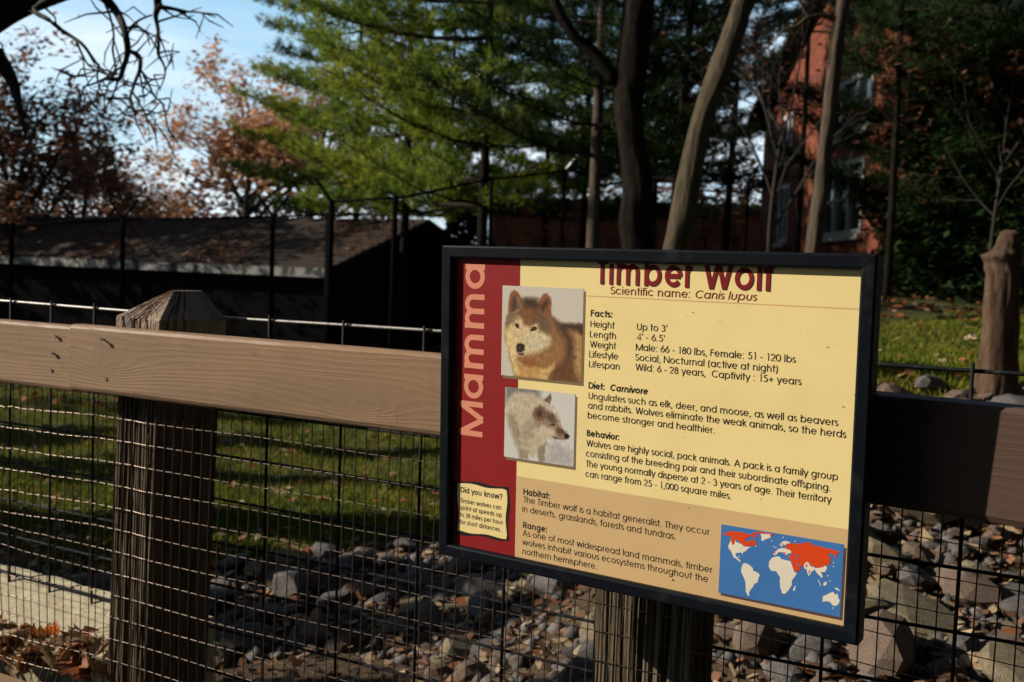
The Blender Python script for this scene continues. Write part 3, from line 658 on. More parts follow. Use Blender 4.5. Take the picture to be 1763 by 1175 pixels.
for (s, a, b, kw) in [
    ('Facts:', (1010.5, 545.3), (1047.2, 547.2), dict(w=BK)),
    ('Height', (1009.9, 563.9), (1051.7, 566), {}), ("Up to 3'", (1090.2, 568.8), (1141.9, 571), {}),
    ('Length', (1009, 581.4), (1053.5, 584), {}), ("4' - 6.5'", (1089.6, 584.4+1.5), (1137.7, 588), {}),
    ('Weight', (1009, 598.8), (1054, 602), {}), ('Male: 66 - 180 lbs, Female: 51 - 120 lbs', (1088, 603.9), (1364.4, 624), {}),
    ('Lifestyle', (1007.5, 616), (1057, 620), {}), ('Social, Nocturnal (active at night)', (1087.2, 621.5), (1333, 641), {}),
    ('Lifespan', (1007, 633), (1059.5, 637), {}), ('Wild: 6 - 28 years,  Captivity : 15+ years', (1087.2, 638.5), (1373.7, 664), {}),
    ('Diet:  Carnivore', (1005.9, 670), (1107.3, 679), dict(w=BK, italic_from=6)),
    ('Ungulates such as elk, deer, and moose, as well as beavers', (1005.9, 688), (1437, 732.7), {}),
    ('and rabbits. Wolves eliminate the weak animals, so the herds', (1005, 704.5), (1450.5, 754.5), {}),
    ('become stronger and healthier.', (1004.3, 721.5), (1222.7, 746), {}),
    ('Behavior:', (1002.5, 752.4), (1058, 757), dict(w=BK)),
    ('Wolves are highly social, pack animals. A pack is a family group', (1001.8, 769.5), (1435.5, 828), {}),
    ('consisting of the breeding pair and their subordinate offspring.', (1000.9, 787.3), (1422.4, 846), {}),
    ('The young normally disperse at 2 - 3 years of age. Their territory', (1000.3, 805), (1424.6, 865), {}),
    ('can range from 25 - 1,000 square miles.', (999.7, 822.5), (1250.8, 858), {}),
    ('Habitat:', (892.5, 853.5), (937.7, 859), dict(w=BK)),
    ('The Timber wolf is a habitat generalist. They occur', (892.1, 867), (1213.5, 922), {}),
    ('in deserts, grasslands, forests and tundras.', (890.7, 883), (1154.8, 929), {}),
    ('Range:', (891.7, 910.8), (932.4, 917), dict(w=BK)),
    ('As one of most widespread land mammals, timber', (890.7, 924.5), (1217.8, 987.3), {}),
    ('wolves inhabit various ecosystems throughout the', (890.1, 940), (1210.2, 1003.6), {}),
    ('northern hemisphere.', (890.5, 956), (1018.1, 981.7), {})]:
    nm = 'heading_lettering' if kw else 'body_lettering'
    text(nm, s, a, b, E0 if not kw else E0*1.0, I_K, **({'w': .08} | kw))
text('band_lettering', 'Mamma', (822.5, 755), (829.5, 456), .0395/.547*.84, I_S, w=.135, lay=3, vertical=True, xh=.60)

def polypx(name, pts, m, lay, wob=0):
    mb = MB(); mb.face([sl(*sp(*p), DL-.00012*lay) for p in pts]); return mb.build(name, m, panel)
# the note box with its wavering black outline
def wavy(c, nseg, amp, seed):
    r = random.Random(seed); out_ = []
    for k in range(4):
        a, b = np.array(c[k]), np.array(c[(k+1) % 4]); d = (b-a)/np.linalg.norm(b-a); nn = np.array([-d[1], d[0]])
        for i in range(nseg): t = i/nseg; out_.append(tuple(a+(b-a)*t + nn*amp*math.sin(t*PI*2*(1.5 if k % 2 == 0 else 1.3)+seed+k)))
    return out_
polypx('note_border', wavy([(775.5, 828), (868.5, 841), (867.5, 934), (776, 921)], 14, 1.7, 1), I_K, 2)
polypx('note_box', wavy([(779.5, 832.5), (863.8, 846), (862.5, 929.5), (780, 915.5)], 14, 1.3, 2), I_Y, 3)
text('note_heading', 'Did you know?', (784.5, 849.6), (856.4, 861.5), .0128, I_K, w=.14, lay=4)
for s, a, b in (('Timber wolves can', (783.3, 867), (854.4, 879)), ('sprint at speeds up', (782.5, 879), (855.4, 892)), ('to 38 miles per hour', (782.5, 891.3), (857.4, 904)), ('for short distances.', (782.3, 903.8), (852.9, 917))):
    text('note_lettering', s, a, b, .0102, I_K, w=.115, lay=4)

# world map
def mpx(p): return (1220+p[0]/6.183, 890+p[1]/6.183)
def mquad(pts, off=(0, 0)): return [(mpx(p)[0]+off[0], mpx(p)[1]+off[1]) for p in pts]
MQ = [(88, 90), (1397, 305), (1350, 1083), (52, 820)]
quadpx('map_shadow', mquad([(112, 130), (1424, 345), (1374, 1120), (76, 850)]), I_SH2, 2)
quadpx('map_sea', mquad(MQ), I_B, 3)
land = {
 'namer': [(190,262),(215,245),(238,250),(245,280),(300,300),(330,330),(350,328),(405,335),(370,350),(345,378),(318,388),(315,415),(300,392),(265,395),(240,398),(238,430),(250,442),(262,440),(262,458),(285,470),(292,495),(268,480),(240,455),(215,440),(200,400),(185,370),(165,350),(160,325),(170,300)],
 'green': [(500,185),(560,180),(632,195),(610,235),(560,250),(530,268),(512,262),(518,225)],
 'samer': [(318,510),(345,505),(385,525),(420,555),(425,585),(470,605),(497,632),(480,670),(470,712),(435,728),(420,765),(395,790),(380,820),(383,855),(362,850),(345,800),(342,700),(325,660),(298,600),(298,560)],
 'africa': [(632,445),(680,432),(715,440),(725,460),(760,470),(800,480),(825,485),(850,560),(865,600),(893,612),(870,650),(838,690),(838,740),(805,790),(770,830),(735,832),(715,770),(708,700),(715,655),(695,630),(670,590),(620,590),(592,545),(595,490),(615,465)],
 'madag': [(862,760),(880,745),(872,790),(858,805),(848,795)],
 'euro': [(640,415),(645,385),(672,380),(690,355),(735,345),(770,345),(800,360),(830,370),(835,395),(800,405),(770,420),(752,400),(735,390),(700,385),(680,410),(655,420)],
 'scand': [(710,305),(740,275),(775,268),(820,280),(815,300),(790,295),(770,315),(752,300),(745,325),(722,325)],
 'india': [(965,520),(990,490),(1010,490),(1040,540),(1085,550),(1080,580),(1055,590),(1035,620),(1020,648),(1005,610),(995,570),(970,560)],
 'seasia': [(1080,560),(1130,555),(1170,540),(1205,530),(1215,560),(1195,600),(1150,600),(1168,650),(1160,665),(1130,635),(1105,610),(1090,585)],
 'austr': [(1168,860),(1215,840),(1240,825),(1280,812),(1295,835),(1310,845),(1325,825),(1335,880),(1350,905),(1330,950),(1290,965),(1265,950),(1250,925),(1210,910),(1165,920)],
 'borneo': [(1175,720),(1205,698),(1212,730),(1190,748),(1172,740)], 'sumatra': [(1115,680),(1125,685),(1150,745),(1142,748)],
 'guinea': [(1298,765),(1330,775),(1352,805),(1330,798),(1300,780)],
}
orange = {
 'canada': [(100,212),(130,180),(190,162),(245,172),(310,172),(330,185),(390,200),(430,190),(470,215),(455,245),(440,225),(400,215),(370,235),(345,245),(350,270),(380,280),(415,245),(445,270),(465,300),(445,320),(415,320),(375,322),(350,328),(300,300),(270,265),(240,248),(225,300),(205,312),(190,260),(190,215),(140,205)],
 'arct': [(410,185),(470,168),(550,180),(640,192),(632,215),(612,222),(608,195),(520,192),(440,190)],
 'asia': [(790,290),(820,300),(880,292),(940,300),(985,280),(1050,290),(1060,310),(1120,320),(1180,340),(1260,355),(1358,385),(1335,405),(1312,400),(1322,440),(1308,455),(1290,415),(1250,400),(1222,405),(1250,440),(1255,485),(1240,510),(1245,540),(1215,515),(1200,530),(1165,548),(1120,555),(1060,540),(1040,520),(1000,488),(970,510),(960,540),(925,545),(935,570),(905,590),(875,600),(855,560),(830,480),(822,455),(790,440),(800,425),(850,425),(835,395),(825,365),(775,350),(775,320)],
}
for nm, p in land.items(): polypx('map_land', mquad(p), I_W, 4)
for nm, p in orange.items(): polypx('map_range', mquad(p), I_O, 5)
for p in ([(730,290),(742,292),(740,312),(728,310)], [(640,382),(660,385),(660,405),(648,405)], [(740,385),(775,395),(765,415),(752,408)], [(985,525),(1005,515),(1000,548),(988,550)], [(1018,590),(1035,575),(1022,625)]): polypx('map_range', mquad(p), I_O, 5)
polypx('map_sea_inlet', mquad([(880,410),(900,420),(905,455),(885,460),(890,435)]), I_B, 6); polypx('map_sea_inlet', mquad([(885,500),(905,515),(930,535),(915,540),(890,520)]), I_B, 6)
for (x, y) in ((455,322),(627,268),(748,230),(875,272),(1285,500),(1285,540),(1245,695),(1225,640),(1275,985),(275,435),(670,340),(648,328)):
    polypx('map_land', mquad([(x-7,y-5),(x+6,y-6),(x+7,y+5),(x-5,y+7)]), I_W, 5)

# the two printed animal pictures: fine grids with one colour per point
def painter(origin, scale, ops, grain, seed):
    def f(X, Y):            # photo pixels -> sRGB 0..255
        x = (X-origin[0])*scale; y = (Y-origin[1])*scale
        r = np.random.default_rng(seed)
        col = np.zeros(x.shape+(3,)); col[:] = ops[0]
        # fur: streaks that follow a slow direction field
        n1 = sum(np.sin(x*a+y*b+c)*d for a, b, c, d in [(r.uniform(-.09, .09), r.uniform(-.09, .09), r.uniform(0, 6), 1) for _ in range(14)])/6
        n2 = sum(np.sin(x*a+y*b+c)*d for a, b, c, d in [(r.uniform(-.35, .35), r.uniform(-.12, .12), r.uniform(0, 6), 1) for _ in range(22)])/6
        for (pts, c, soft) in ops[1:]:
            soft = soft*1.45
            p = np.array(pts, float); k = len(p); ins = np.zeros(x.shape, bool); dmin = np.full(x.shape, 1e9)
            xx = x + n2*min(soft, 30)*.22; yy = y + n1*min(soft, 30)*.22
            for i in range(k):
                a, b = p[i], p[(i+1) % k]
                cnd = ((a[1] > yy) != (b[1] > yy)); 
                with np.errstate(divide='ignore', invalid='ignore'): xi = (b[0]-a[0])*(yy-a[1])/(b[1]-a[1]+1e-12)+a[0]
                ins ^= cnd & (xx < xi)
                ab = b-a; t = np.clip(((xx-a[0])*ab[0]+(yy-a[1])*ab[1])/(ab@ab+1e-9), 0, 1)
                dmin = np.minimum(dmin, np.hypot(xx-a[0]-t*ab[0], yy-a[1]-t*ab[1]))
            sd_ = np.where(ins, dmin, -dmin); al = np.clip(sd_/soft+.5, 0, 1)[..., None]
            col = col*(1-al) + np.array(c, float)*al
        fur = (np.abs(col-np.array(ops[0])).sum(-1) > 12)[..., None]
        n3 = r.normal(0, 1, x.shape); n3 = (n3+np.roll(n3, 1, 0)+np.roll(n3, 2, 0))/1.7
        col = col*(1+grain*fur*(n2*.45+n1*.3+n3*.35)[..., None]*.5)
        return np.clip(col, 3, 250)
    return f
PM = bpy.data.materials.new('picture_print'); PM.use_nodes = True
_at = PM.node_tree.nodes.new('ShaderNodeAttribute'); _at.attribute_name = 'print'; PM.node_tree.links.new(_at.outputs['Color'], PM.node_tree.nodes['Principled BSDF'].inputs['Base Color'])
PM.node_tree.nodes['Principled BSDF'].inputs['Roughness'].default_value = .6; PM.node_tree.nodes['Principled BSDF'].inputs['Specular IOR Level'].default_value = .15
def picture(name, corners, fn, lay, nx_=110, ny_=130, label=None):
    (x0, y0), (x1, y1) = sp(*corners[0]), sp(*corners[2]); xa, yb2 = sp(*corners[3]); xb, ya2 = sp(*corners[1])
    x0, x1, y0, y1 = (x0+xa)/2, (x1+xb)/2, (y0+ya2)/2, (y1+yb2)/2
    gx, gy = np.meshgrid(np.linspace(x0, x1, nx_), np.linspace(y0, y1, ny_))
    q = HS @ np.stack([gx.ravel(), -gy.ravel(), np.ones(gx.size)]); PX = (q[0]/q[2]).reshape(gx.shape); PY = (q[1]/q[2]).reshape(gx.shape)
    col = fn(PX, PY)/255; lin = np.where(col <= .04045, col/12.92, ((col+.055)/1.055)**2.4)*.98
    V_ = np.stack([gx.ravel()-SW/2, np.full(gx.size, DL-.00012*lay), gy.ravel()+SH], 1)
    k = (np.arange(ny_-1)[:, None]*nx_+np.arange(nx_-1)[None, :]).ravel(); F_ = np.stack([k, k+nx_, k+nx_+1, k+1], 1)
    me = np_mesh(name, V_, F_, PM); at_ = me.color_attributes.new('print', 'FLOAT_COLOR', 'POINT')
    at_.data.foreach_set('color', np.concatenate([lin.reshape(-1, 3), np.ones((gx.size, 1))], 1).astype(np.float32).ravel())
    o = link(name, me, panel); 
    if label: o['label'] = label
    rectuv(name+'_shadow', x0+.0035, y0-.0035, x1+.0032, y1-.0042, I_SH, lay-1.5)
    return o
w1 = [(196, 186, 170),
 ([(575,380),(610,430),(660,480),(760,484),(1000,490),(1000,1200),(180,1200),(165,1000),(135,900),(105,760),(72,640),(76,540),(95,430),(115,370)], (138,98,60), 22),
 ([(640,480),(760,484),(920,490),(920,620),(860,560),(760,540),(690,545)], (58,44,36), 40),
 ([(770,560),(905,620),(900,1120),(800,1100),(790,900),(810,700)], (168,128,80), 40),
 ([(600,430),(650,480),(740,540),(800,640),(810,820),(780,900),(700,860),(720,700),(660,560)], (78,52,36), 60),
 ([(560,950),(700,880),(800,860),(820,1000),(880,1120),(560,1090)], (100,64,38), 60),
 ([(115,372),(112,300),(122,220),(140,150),(175,122),(215,140),(250,195),(268,250),(230,320),(160,370)], (134,84,50), 12),
 ([(150,350),(148,270),(165,200),(190,180),(212,230),(215,310),(180,345)], (72,52,42), 28),
 ([(195,200),(215,190),(240,240),(225,300),(210,260)], (128,104,88), 14),
 ([(420,290),(450,220),(490,165),(525,155),(560,190),(575,260),(575,350),(560,430),(510,400),(440,350)], (134,82,48), 12),
 ([(455,310),(490,250),(525,215),(545,250),(520,310),(480,370)], (66,46,36), 28),
 ([(225,330),(265,230),(330,210),(420,225),(470,350),(540,440),(560,560),(490,590),(420,480),(300,470),(200,440),(100,470),(110,400),(170,370)], (108,74,48), 44),
 ([(270,220),(340,210),(415,225),(440,290),(380,320),(290,280)], (64,44,32), 50),
 ([(110,400),(165,370),(215,400),(190,470),(130,515),(95,465)], (126,104,78), 36),
 ([(430,420),(520,440),(560,520),(540,590),(480,590),(430,520)], (108,82,60), 44),
 ([(180,470),(215,400),(275,440),(290,500),(345,520),(420,480),(440,560),(520,600),(560,640),(540,720),(420,800),(320,830),(230,830),(160,820),(110,740),(76,640),(78,560),(120,500)], (204,178,130), 34),
 ([(300,620),(420,600),(530,620),(540,700),(440,780),(340,780),(290,700)], (196,180,148), 90),
 ([(255,330),(360,330),(380,420),(310,470),(290,480),(250,400)], (126,78,44), 44),
 ([(95,560),(150,560),(180,700),(200,860),(300,1060),(180,1030),(120,800)], (212,184,128), 30),
 ([(270,830),(420,800),(560,760),(700,640),(720,800),(640,900),(540,960),(420,960),(290,920)], (146,102,62), 60),
 ([(190,900),(300,900),(420,940),(520,1000),(520,1090),(230,1050)], (186,142,84), 34),
 ([(440,1080),(450,980),(520,960),(610,900),(600,960),(540,1030),(520,1090)], (196,160,104), 24),
 ([(250,880),(300,850),(400,860),(430,940),(340,960),(270,930)], (140,88,46), 28),
 ([(180,490),(200,478),(225,490),(232,540),(212,530),(190,510)], (30,22,16), 8),
 ([(200,490),(212,488),(212,505),(200,505)], (96,64,30), 6),
 ([(345,555),(370,520),(405,512),(420,535),(395,558),(350,562)], (28,20,16), 8),
 ([(372,528),(388,524),(388,542),(374,545)], (86,58,28), 6),
 ([(195,735),(210,695),(250,688),(288,715),(285,765),(250,790),(205,780)], (34,26,26), 9),
 ([(215,725),(240,720),(242,765),(220,765)], (84,54,50), 14),
 ([(200,785),(240,800),(280,795),(270,818),(230,818)], (40,30,28), 8)]
picture('animal_picture', [(859.4, 491.7), (998.5, 498.1), (994.5, 660.4), (854.9, 647)], painter((850, 480), 6.18, w1, .30, 3), 3.5, 150, 170, 'printed picture of a brown and cream wolf facing forward')
w2 = [(200, 194, 184),
 ([(455,100),(700,120),(690,190),(560,150),(480,200),(455,240)], (120,114,108), 30),
 ([(800,480),(930,560),(930,680),(740,650),(760,520)], (168,162,156), 50),
 ([(465,260),(480,190),(530,145),(620,145),(700,190),(780,240),(830,320),(800,440),(740,500),(740,560),(640,600),(540,560),(500,430),(470,340)], (186,170,144), 22),
 ([(540,540),(620,560),(610,620),(552,620)], (150,134,114), 14), ([(680,540),(742,500),(725,640),(685,640)], (140,126,108), 12),
 ([(470,300),(520,300),(560,430),(560,540),(520,500),(480,380)], (150,134,110), 26),
 ([(600,330),(660,350),(650,480),(590,520),(560,430)], (162,146,120), 26),
 ([(720,205),(750,180),(772,155),(778,190),(768,230)], (112,84,66), 7),
 ([(640,310),(660,260),(705,238),(760,280),(800,300),(830,350),(850,390),(905,450),(895,472),(860,478),(800,468),(760,450),(700,420),(660,370)], (146,122,98), 14),
 ([(650,300),(665,262),(705,240),(735,270),(745,330),(700,350),(665,345)], (112,82,62), 12),
 ([(672,300),(690,272),(712,280),(708,320),(684,322)], (60,44,36), 10),
 ([(740,290),(790,300),(820,350),(790,370),(750,340)], (92,74,60), 16),
 ([(765,378),(785,370),(805,372),(800,382)], (24,18,16), 5),
 ([(700,380),(780,400),(810,440),(790,462),(740,450),(690,420)], (190,174,152), 18),
 ([(820,390),(860,410),(880,440),(840,455),(810,430)], (96,66,50), 14),
 ([(865,445),(888,438),(905,455),(895,474),(870,472)], (22,18,18), 6),
 ([(780,455),(830,472),(870,476),(800,474)], (60,44,38), 5)]
picture('animal_picture', [(862.8, 667.1), (983.2, 680.2), (979.5, 805.8), (859.3, 787.5)], painter((750, 640), 4.053, w2, .22, 5), 3.5, 130, 140, 'printed picture of a pale wolf looking right')
# grime specks
mb = MB(); rs = random.Random(8)
for (x, y, q) in [(1150, 1000.5, 1.7), (1187, 538, 1.1), (1420, 598, 1.2), (1446, 701, 1.1), (1467, 681, 1.3), (1234, 553, .8), (1302, 861, .8), (1178, 876, .8), (1033, 485, 1.4), (829, 503, .7), (852, 820, .7)] + [(rs.uniform(900, 1440), rs.uniform(520, 880), rs.uniform(.35, .7)) for _ in range(22)]:
    cx_, cy_ = sp(x, y); rr_ = q*.00085; mb.face([sl(cx_+rr_*math.cos(k)*rs.uniform(.7, 1.2), cy_+rr_*math.sin(k)*rs.uniform(.7, 1.2), DL-.0009) for k in np.linspace(0, 2*PI, 8)[:-1]])
mb.build('dirt_speck', I_K, panel)

# ------------------------------------------------------------------ rocks
def rock_mesh(name, seed, m, flat=1.):
    r = np.random.default_rng(seed); import bmesh
    bm = bmesh.new(); bmesh.ops.create_icosphere(bm, subdivisions=2, radius=1)
    planes = [(v/np.linalg.norm(v), r.uniform(.55, .92)) for v in r.normal(size=(13, 3))]
    for v in bm.verts:
        p = np.array(v.co)
        for nn, d in planes:
            e = p@nn-d
            if e > 0: p = p-nn*e
        p *= 1+r.uniform(-.03, .03); p[2] *= flat; v.co = p
    bmesh.ops.recalc_face_normals(bm, faces=bm.faces)
    me = bpy.data.meshes.new(name); bm.to_mesh(me); bm.free(); me.materials.append(m); return me
RM = [rock_mesh('rock', 100+i, M[['rock_grey', 'rock_grey', 'rock_brown', 'rock_tan', 'rock_grey', 'rock_brown'][i % 6]], [.75, .6, .85][i % 3]) for i in range(12)]
RCOL = ['grey', 'grey', 'brown', 'tan', 'grey', 'brown']
placed = []; rk = random.Random(11); count = 0
def put_rock(X, Y, s, mi, label, sink=.25):
    o = link('rock', RM[mi], None, (X, Y, float(hz(X, Y)) + s*(.5-sink)))
    o.scale = (s*rk.uniform(.8, 1.25), s*rk.uniform(.8, 1.2), s*rk.uniform(.7, 1.05)); o.rotation_euler = (rk.uniform(-.4, .4), rk.uniform(-.4, .4), rk.uniform(0, 6.3))
    tag(o, label, 'rock', 'stones of the dry stream bed behind the fence'); placed.append((X, Y, s)); return o
def projpx(P):
    c = RC.T @ (np.array(P)-EYE); return CX+FPX*c[0]/c[2], CY+FPX*c[1]/c[2]
big = put_rock(*at(1590, 1020, 3.05)[:2], .24, 3, 'large flat olive-tan boulder right of the sign, the biggest stone in view', .5)
big.scale = (.22, .19, .10); big.rotation_euler = (.35, .1, .9)
put_rock(*at(1300, 1090, 2.9)[:2], .10, 2, 'pinkish stone just under the right corner of the sign')
put_rock(*at(500, 1060, 4.3)[:2], .14, 1, 'rounded grey boulder left of centre in the heap below the mesh')
tries = 0
while count < 276 and tries < 30000:
    tries += 1; X = rk.uniform(.3, 2.9) if count < 165 else rk.uniform(-1.75, 2.9); Y = rk.uniform(2.35, 5.4)
    if not bed(X, Y) or (.4706*X+.8823*Y) < 2.0: continue
    s = rk.choice([.045, .055, .065, .08, .10, .12, .14] if X > .7 else [.045, .05, .06, .07, .08, .095, .115])
    if any((X-a)**2+(Y-b)**2 < (.66*(s+c))**2 for a, b, c in placed): continue
    x, y = projpx((X, Y, float(hz(X, Y))))
    if not (-60 < x < 1830 and y < 1260): continue
    mi = rk.randrange(12)
    anchor = [a for lim, a in ((380, 'left of the pointed post'), (520, 'just right of the pointed post'), (640, 'midway between pointed post and sign'), (760, "beside the sign's left edge"), (900, "below the sign's note box"), (1030, 'just left of the split post'), (1240, 'behind the split post'),
              (1380, "below the sign's map"), (1500, "below the sign's right corner"), (1640, 'just right of the sign'), (9999, 'near the right picture edge')) if x < lim][0]
    yc_ = float(np.interp(X, [-3, -1.3, -.6, .2, 1.0, 2.0, 3.2, 6], [3.8, 4.15, 4.2, 4.0, 3.4, 3.6, 4.2, 5])); row = 'at the grass edge' if Y > yc_+.35 else 'close to the mesh' if Y < yc_-.35 else 'in mid bed'
    put_rock(X, Y, s, mi, ('small ' if s < .062 else 'mid sized ' if s < .09 else 'large ')+['blocky ', 'flat ', 'rounded '][mi % 3]+RCOL[mi % 6]+' stone '+row+', '+anchor); count += 1
for i_ in range(16):
    X, Y = 1.55+i_*.085+rk.uniform(-.05, .05), 4.45+rk.uniform(-.3, .55); mi = rk.randrange(12)
    put_rock(X, Y, rk.choice([.09, .11, .14]), mi, ['blocky ', 'flat ', 'rounded '][mi % 3]+RCOL[mi % 6]+' stone on the bank seen over the dark rail, '+('first', 'second', 'third', 'fourth', 'fifth', 'sixth', 'seventh', 'eighth', 'ninth', 'tenth', 'eleventh', 'twelfth', 'thirteenth', 'fourteenth', 'fifteenth', 'sixteenth')[i_]+' from the sign')
# pebbles and rubble between them
def scatter_tris(name, pts, size, m, label=None, cat=None, flatness=.5, seed=1, kind='stuff'):
    r = np.random.default_rng(seed); n = len(pts); base = np.array([(1,0,0),(0,1,0),(-1,0,0),(0,-1,0),(0,0,1),(0,0,-1)], float)
    sc = size*r.uniform(.5, 1.4, (n, 1, 1)) * r.uniform(.6, 1.3, (n, 6, 3)); V_ = base[None]*sc; V_[..., 2] *= flatness
    an = r.uniform(0, 6.3, n); c, s = np.cos(an)[:, None], np.sin(an)[:, None]; X, Y = V_[..., 0]*c-V_[..., 1]*s, V_[..., 0]*s+V_[..., 1]*c
    V_ = np.stack([X, Y, V_[..., 2]], -1)+pts[:, None, :]
    f = np.array([(0,1,4),(1,2,4),(2,3,4),(3,0,4),(1,0,5),(2,1,5),(3,2,5),(0,3,5)]); F_ = (f[None]+6*np.arange(n)[:, None, None]).reshape(-1, 3)
    return tag(link(name, np_mesh(name, V_.reshape(-1, 3), F_, m)), kind=kind)
P = np.stack([rng.uniform(-1.9, 3.2, 11000), rng.uniform(2.1, 5.6, 11000)], 1); P = P[bed(P[:, 0], P[:, 1]) | ((.4706*P[:, 0]+.8823*P[:, 1] < 2.5) & (rng.random(len(P)) < .4))]
h_ = len(P)//3; Z_ = hz(P[:, 0], P[:, 1])
scatter_tris('rubble', np.stack([P[h_:, 0], P[h_:, 1], Z_[h_:]+.004], 1), .017, M['rock_brown']); scatter_tris('small_stones', np.stack([P[:h_, 0], P[:h_, 1], Z_[:h_]+.008], 1), .034, M['rock_grey'], flatness=.75, seed=5)

# ------------------------------------------------------------------ grass and fallen leaves
def blades(name, P, hgt, wid, m, seed):
    r = np.random.default_rng(seed); n = len(P); an = r.uniform(0, 6.3, n); hh = hgt*r.uniform(.5, 1.3, n); ww = wid*r.uniform(.7, 1.3, n)
    b = np.stack([P[:, 0], P[:, 1], hz(P[:, 0], P[:, 1])-.005], 1); d = np.stack([np.cos(an), np.sin(an), 0*an], 1)*ww[:, None]
    lean = np.stack([r.normal(0, .5, n)*hh, r.normal(0, .5, n)*hh, hh], 1)
    V_ = np.stack([b-d, b+d, b+lean], 1).reshape(-1, 3); return tag(link(name, np_mesh(name, V_, np.arange(3*n).reshape(-1, 3), m)), kind='stuff')
n = 210000; Y = 3.2*(13/3.2)**rng.random(n); X = rng.uniform(-.62, .62, n)*Y
keep = ~((X > .12*Y) & (Y > 9.3+.8*np.sin(X*1.7))) & ~bed(X, Y) & ((.4706*X+.8823*Y) > 3.0); keep &= (np.sin(X*2.3+1)*np.cos(Y*1.9)+rng.normal(0, .5, n)) > -.75
blades('grass', np.stack([X, Y], 1)[keep], .045, .006, M['grass'], 4)
def flat_leaves(name, P, size, m, seed, up=.02):
    r = np.random.default_rng(seed); n = len(P); t = r.normal(0, 1, (n, 3)); t[:, 2] *= .35; t /= np.linalg.norm(t, axis=1)[:, None]
    q = np.cross(t, r.normal(0, .3, (n, 3))+np.array([0, 0, 1])); q /= np.linalg.norm(q, axis=1)[:, None]; s = size*r.uniform(.6, 1.4, (n, 1))
    V_ = np.stack([P-t*s, P+q*s*.6-t*s*.1, P+t*s, P-q*s*.6-t*s*.1], 1).reshape(-1, 3); return np_mesh(name, V_, np.arange(4*n).reshape(-1, 4), m)
def ground_leaves(n, y0, y1, size, m, seed):
    r = np.random.default_rng(seed); Y = r.uniform(y0, y1, n)**1.0; X = r.uniform(-.6, .6, n)*Y; k = (.4706*X+.8823*Y) > 2.0; X, Y = X[k], Y[k]
    tag(link('fallen_leaves', flat_leaves('fallen_leaves', np.stack([X, Y, hz(X, Y)+.03], 1), size, m, seed)), kind='stuff')
ground_leaves(900, 2.4, 14, .035, M['leaf_tan'], 31); ground_leaves(900, 2.4, 13, .032, M['leaf_russet'], 32); ground_leaves(2600, 2.3, 5.0, .022, M['leaf_brown'], 34); ground_leaves(1600, 2.3, 5.0, .024, M['leaf_tan'], 36); ground_leaves(3500, 9, 22, .05, M['leaf_russet'], 35); ground_leaves(120, 3, 14, .035, M['leaf_gold'], 33)

# oak leaves caught between the lower board and the footing
def oak_leaf(seed, m):
    r = random.Random(seed); mb = MB(); L_ = .075; nS = 11; cu = r.uniform(.4, 1.3); ro = r.uniform(-.9, .9)
    prof = [.004, .010, .022, .014, .030, .017, .034, .019, .027, .014, .003]
    rows = []
    for i in range(nS):
        t = i/(nS-1); x = L_*(t-.5); bend = .020*cu*math.sin(t*PI*1.2)
        row = []
        for k, s in enumerate((-1, -.5, 0, .5, 1)):
            w = prof[i]*s*r.uniform(.85, 1.15); lift = abs(s)**1.5*prof[i]*cu*.8*(1 if r.random() < .93 else -.5); row.append((x + (0 if abs(s) < 1 else r.uniform(-.003, .004)), w, bend+lift+ro*.2*w))
        rows.append(row)
    for row in rows: mb.v += row
    for i in range(nS-1):
        for k in range(4): a = i*5+k; mb.f.append((a, a+1, a+6, a+5)); mb.m.append(0)
    mb.tube([(-L_/2, 0, 0), (-L_/2-.018, .002, .004)], .0008, 4)
    return mb.mesh('oak_leaf', m, True)
LM = [oak_leaf(i, M[['leaf_tan', 'leaf_russet', 'leaf_tan', 'leaf_tan', 'leaf_russet'][i % 5]]) for i in range(10)]; LB = oak_leaf(55, M['leaf_bright'])
rl = random.Random(5)
for i in range(150):
    U = rl.uniform(-2.75, -1.84); t = (U+2.3)/.45
    zb = .505 + .028*rl.random() + .03*max(0, 1-abs(U+1.93)/.16)*rl.random()*2; Dl = rl.uniform(1.545, 1.625)
    mi = rl.randrange(10); o = link('dead_leaf', LM[mi], None, UD(U, Dl, zb)); s = rl.uniform(.6, 1.15); o.scale = (s, s, s)
    o.rotation_euler = (rl.uniform(-1.1, 1.1), rl.uniform(-1.0, 1.0), rl.uniform(0, 6.3))
    tag(o, ('curled russet' if mi % 5 in (1, 4) else 'curled pale tan')+' dead oak leaf heaped at the foot of the mesh', 'leaf', 'dead leaves caught at the foot of the fence')
o = link('dead_leaf', LB, None, UD(-2.035, 1.59, .575)); o.rotation_euler = (.9, .5, 1.2); o.scale = (.8, .8, .8)
tag(o, 'bright orange dead leaf on top of the leaf heap', 'leaf', 'dead leaves caught at the foot of the fence')

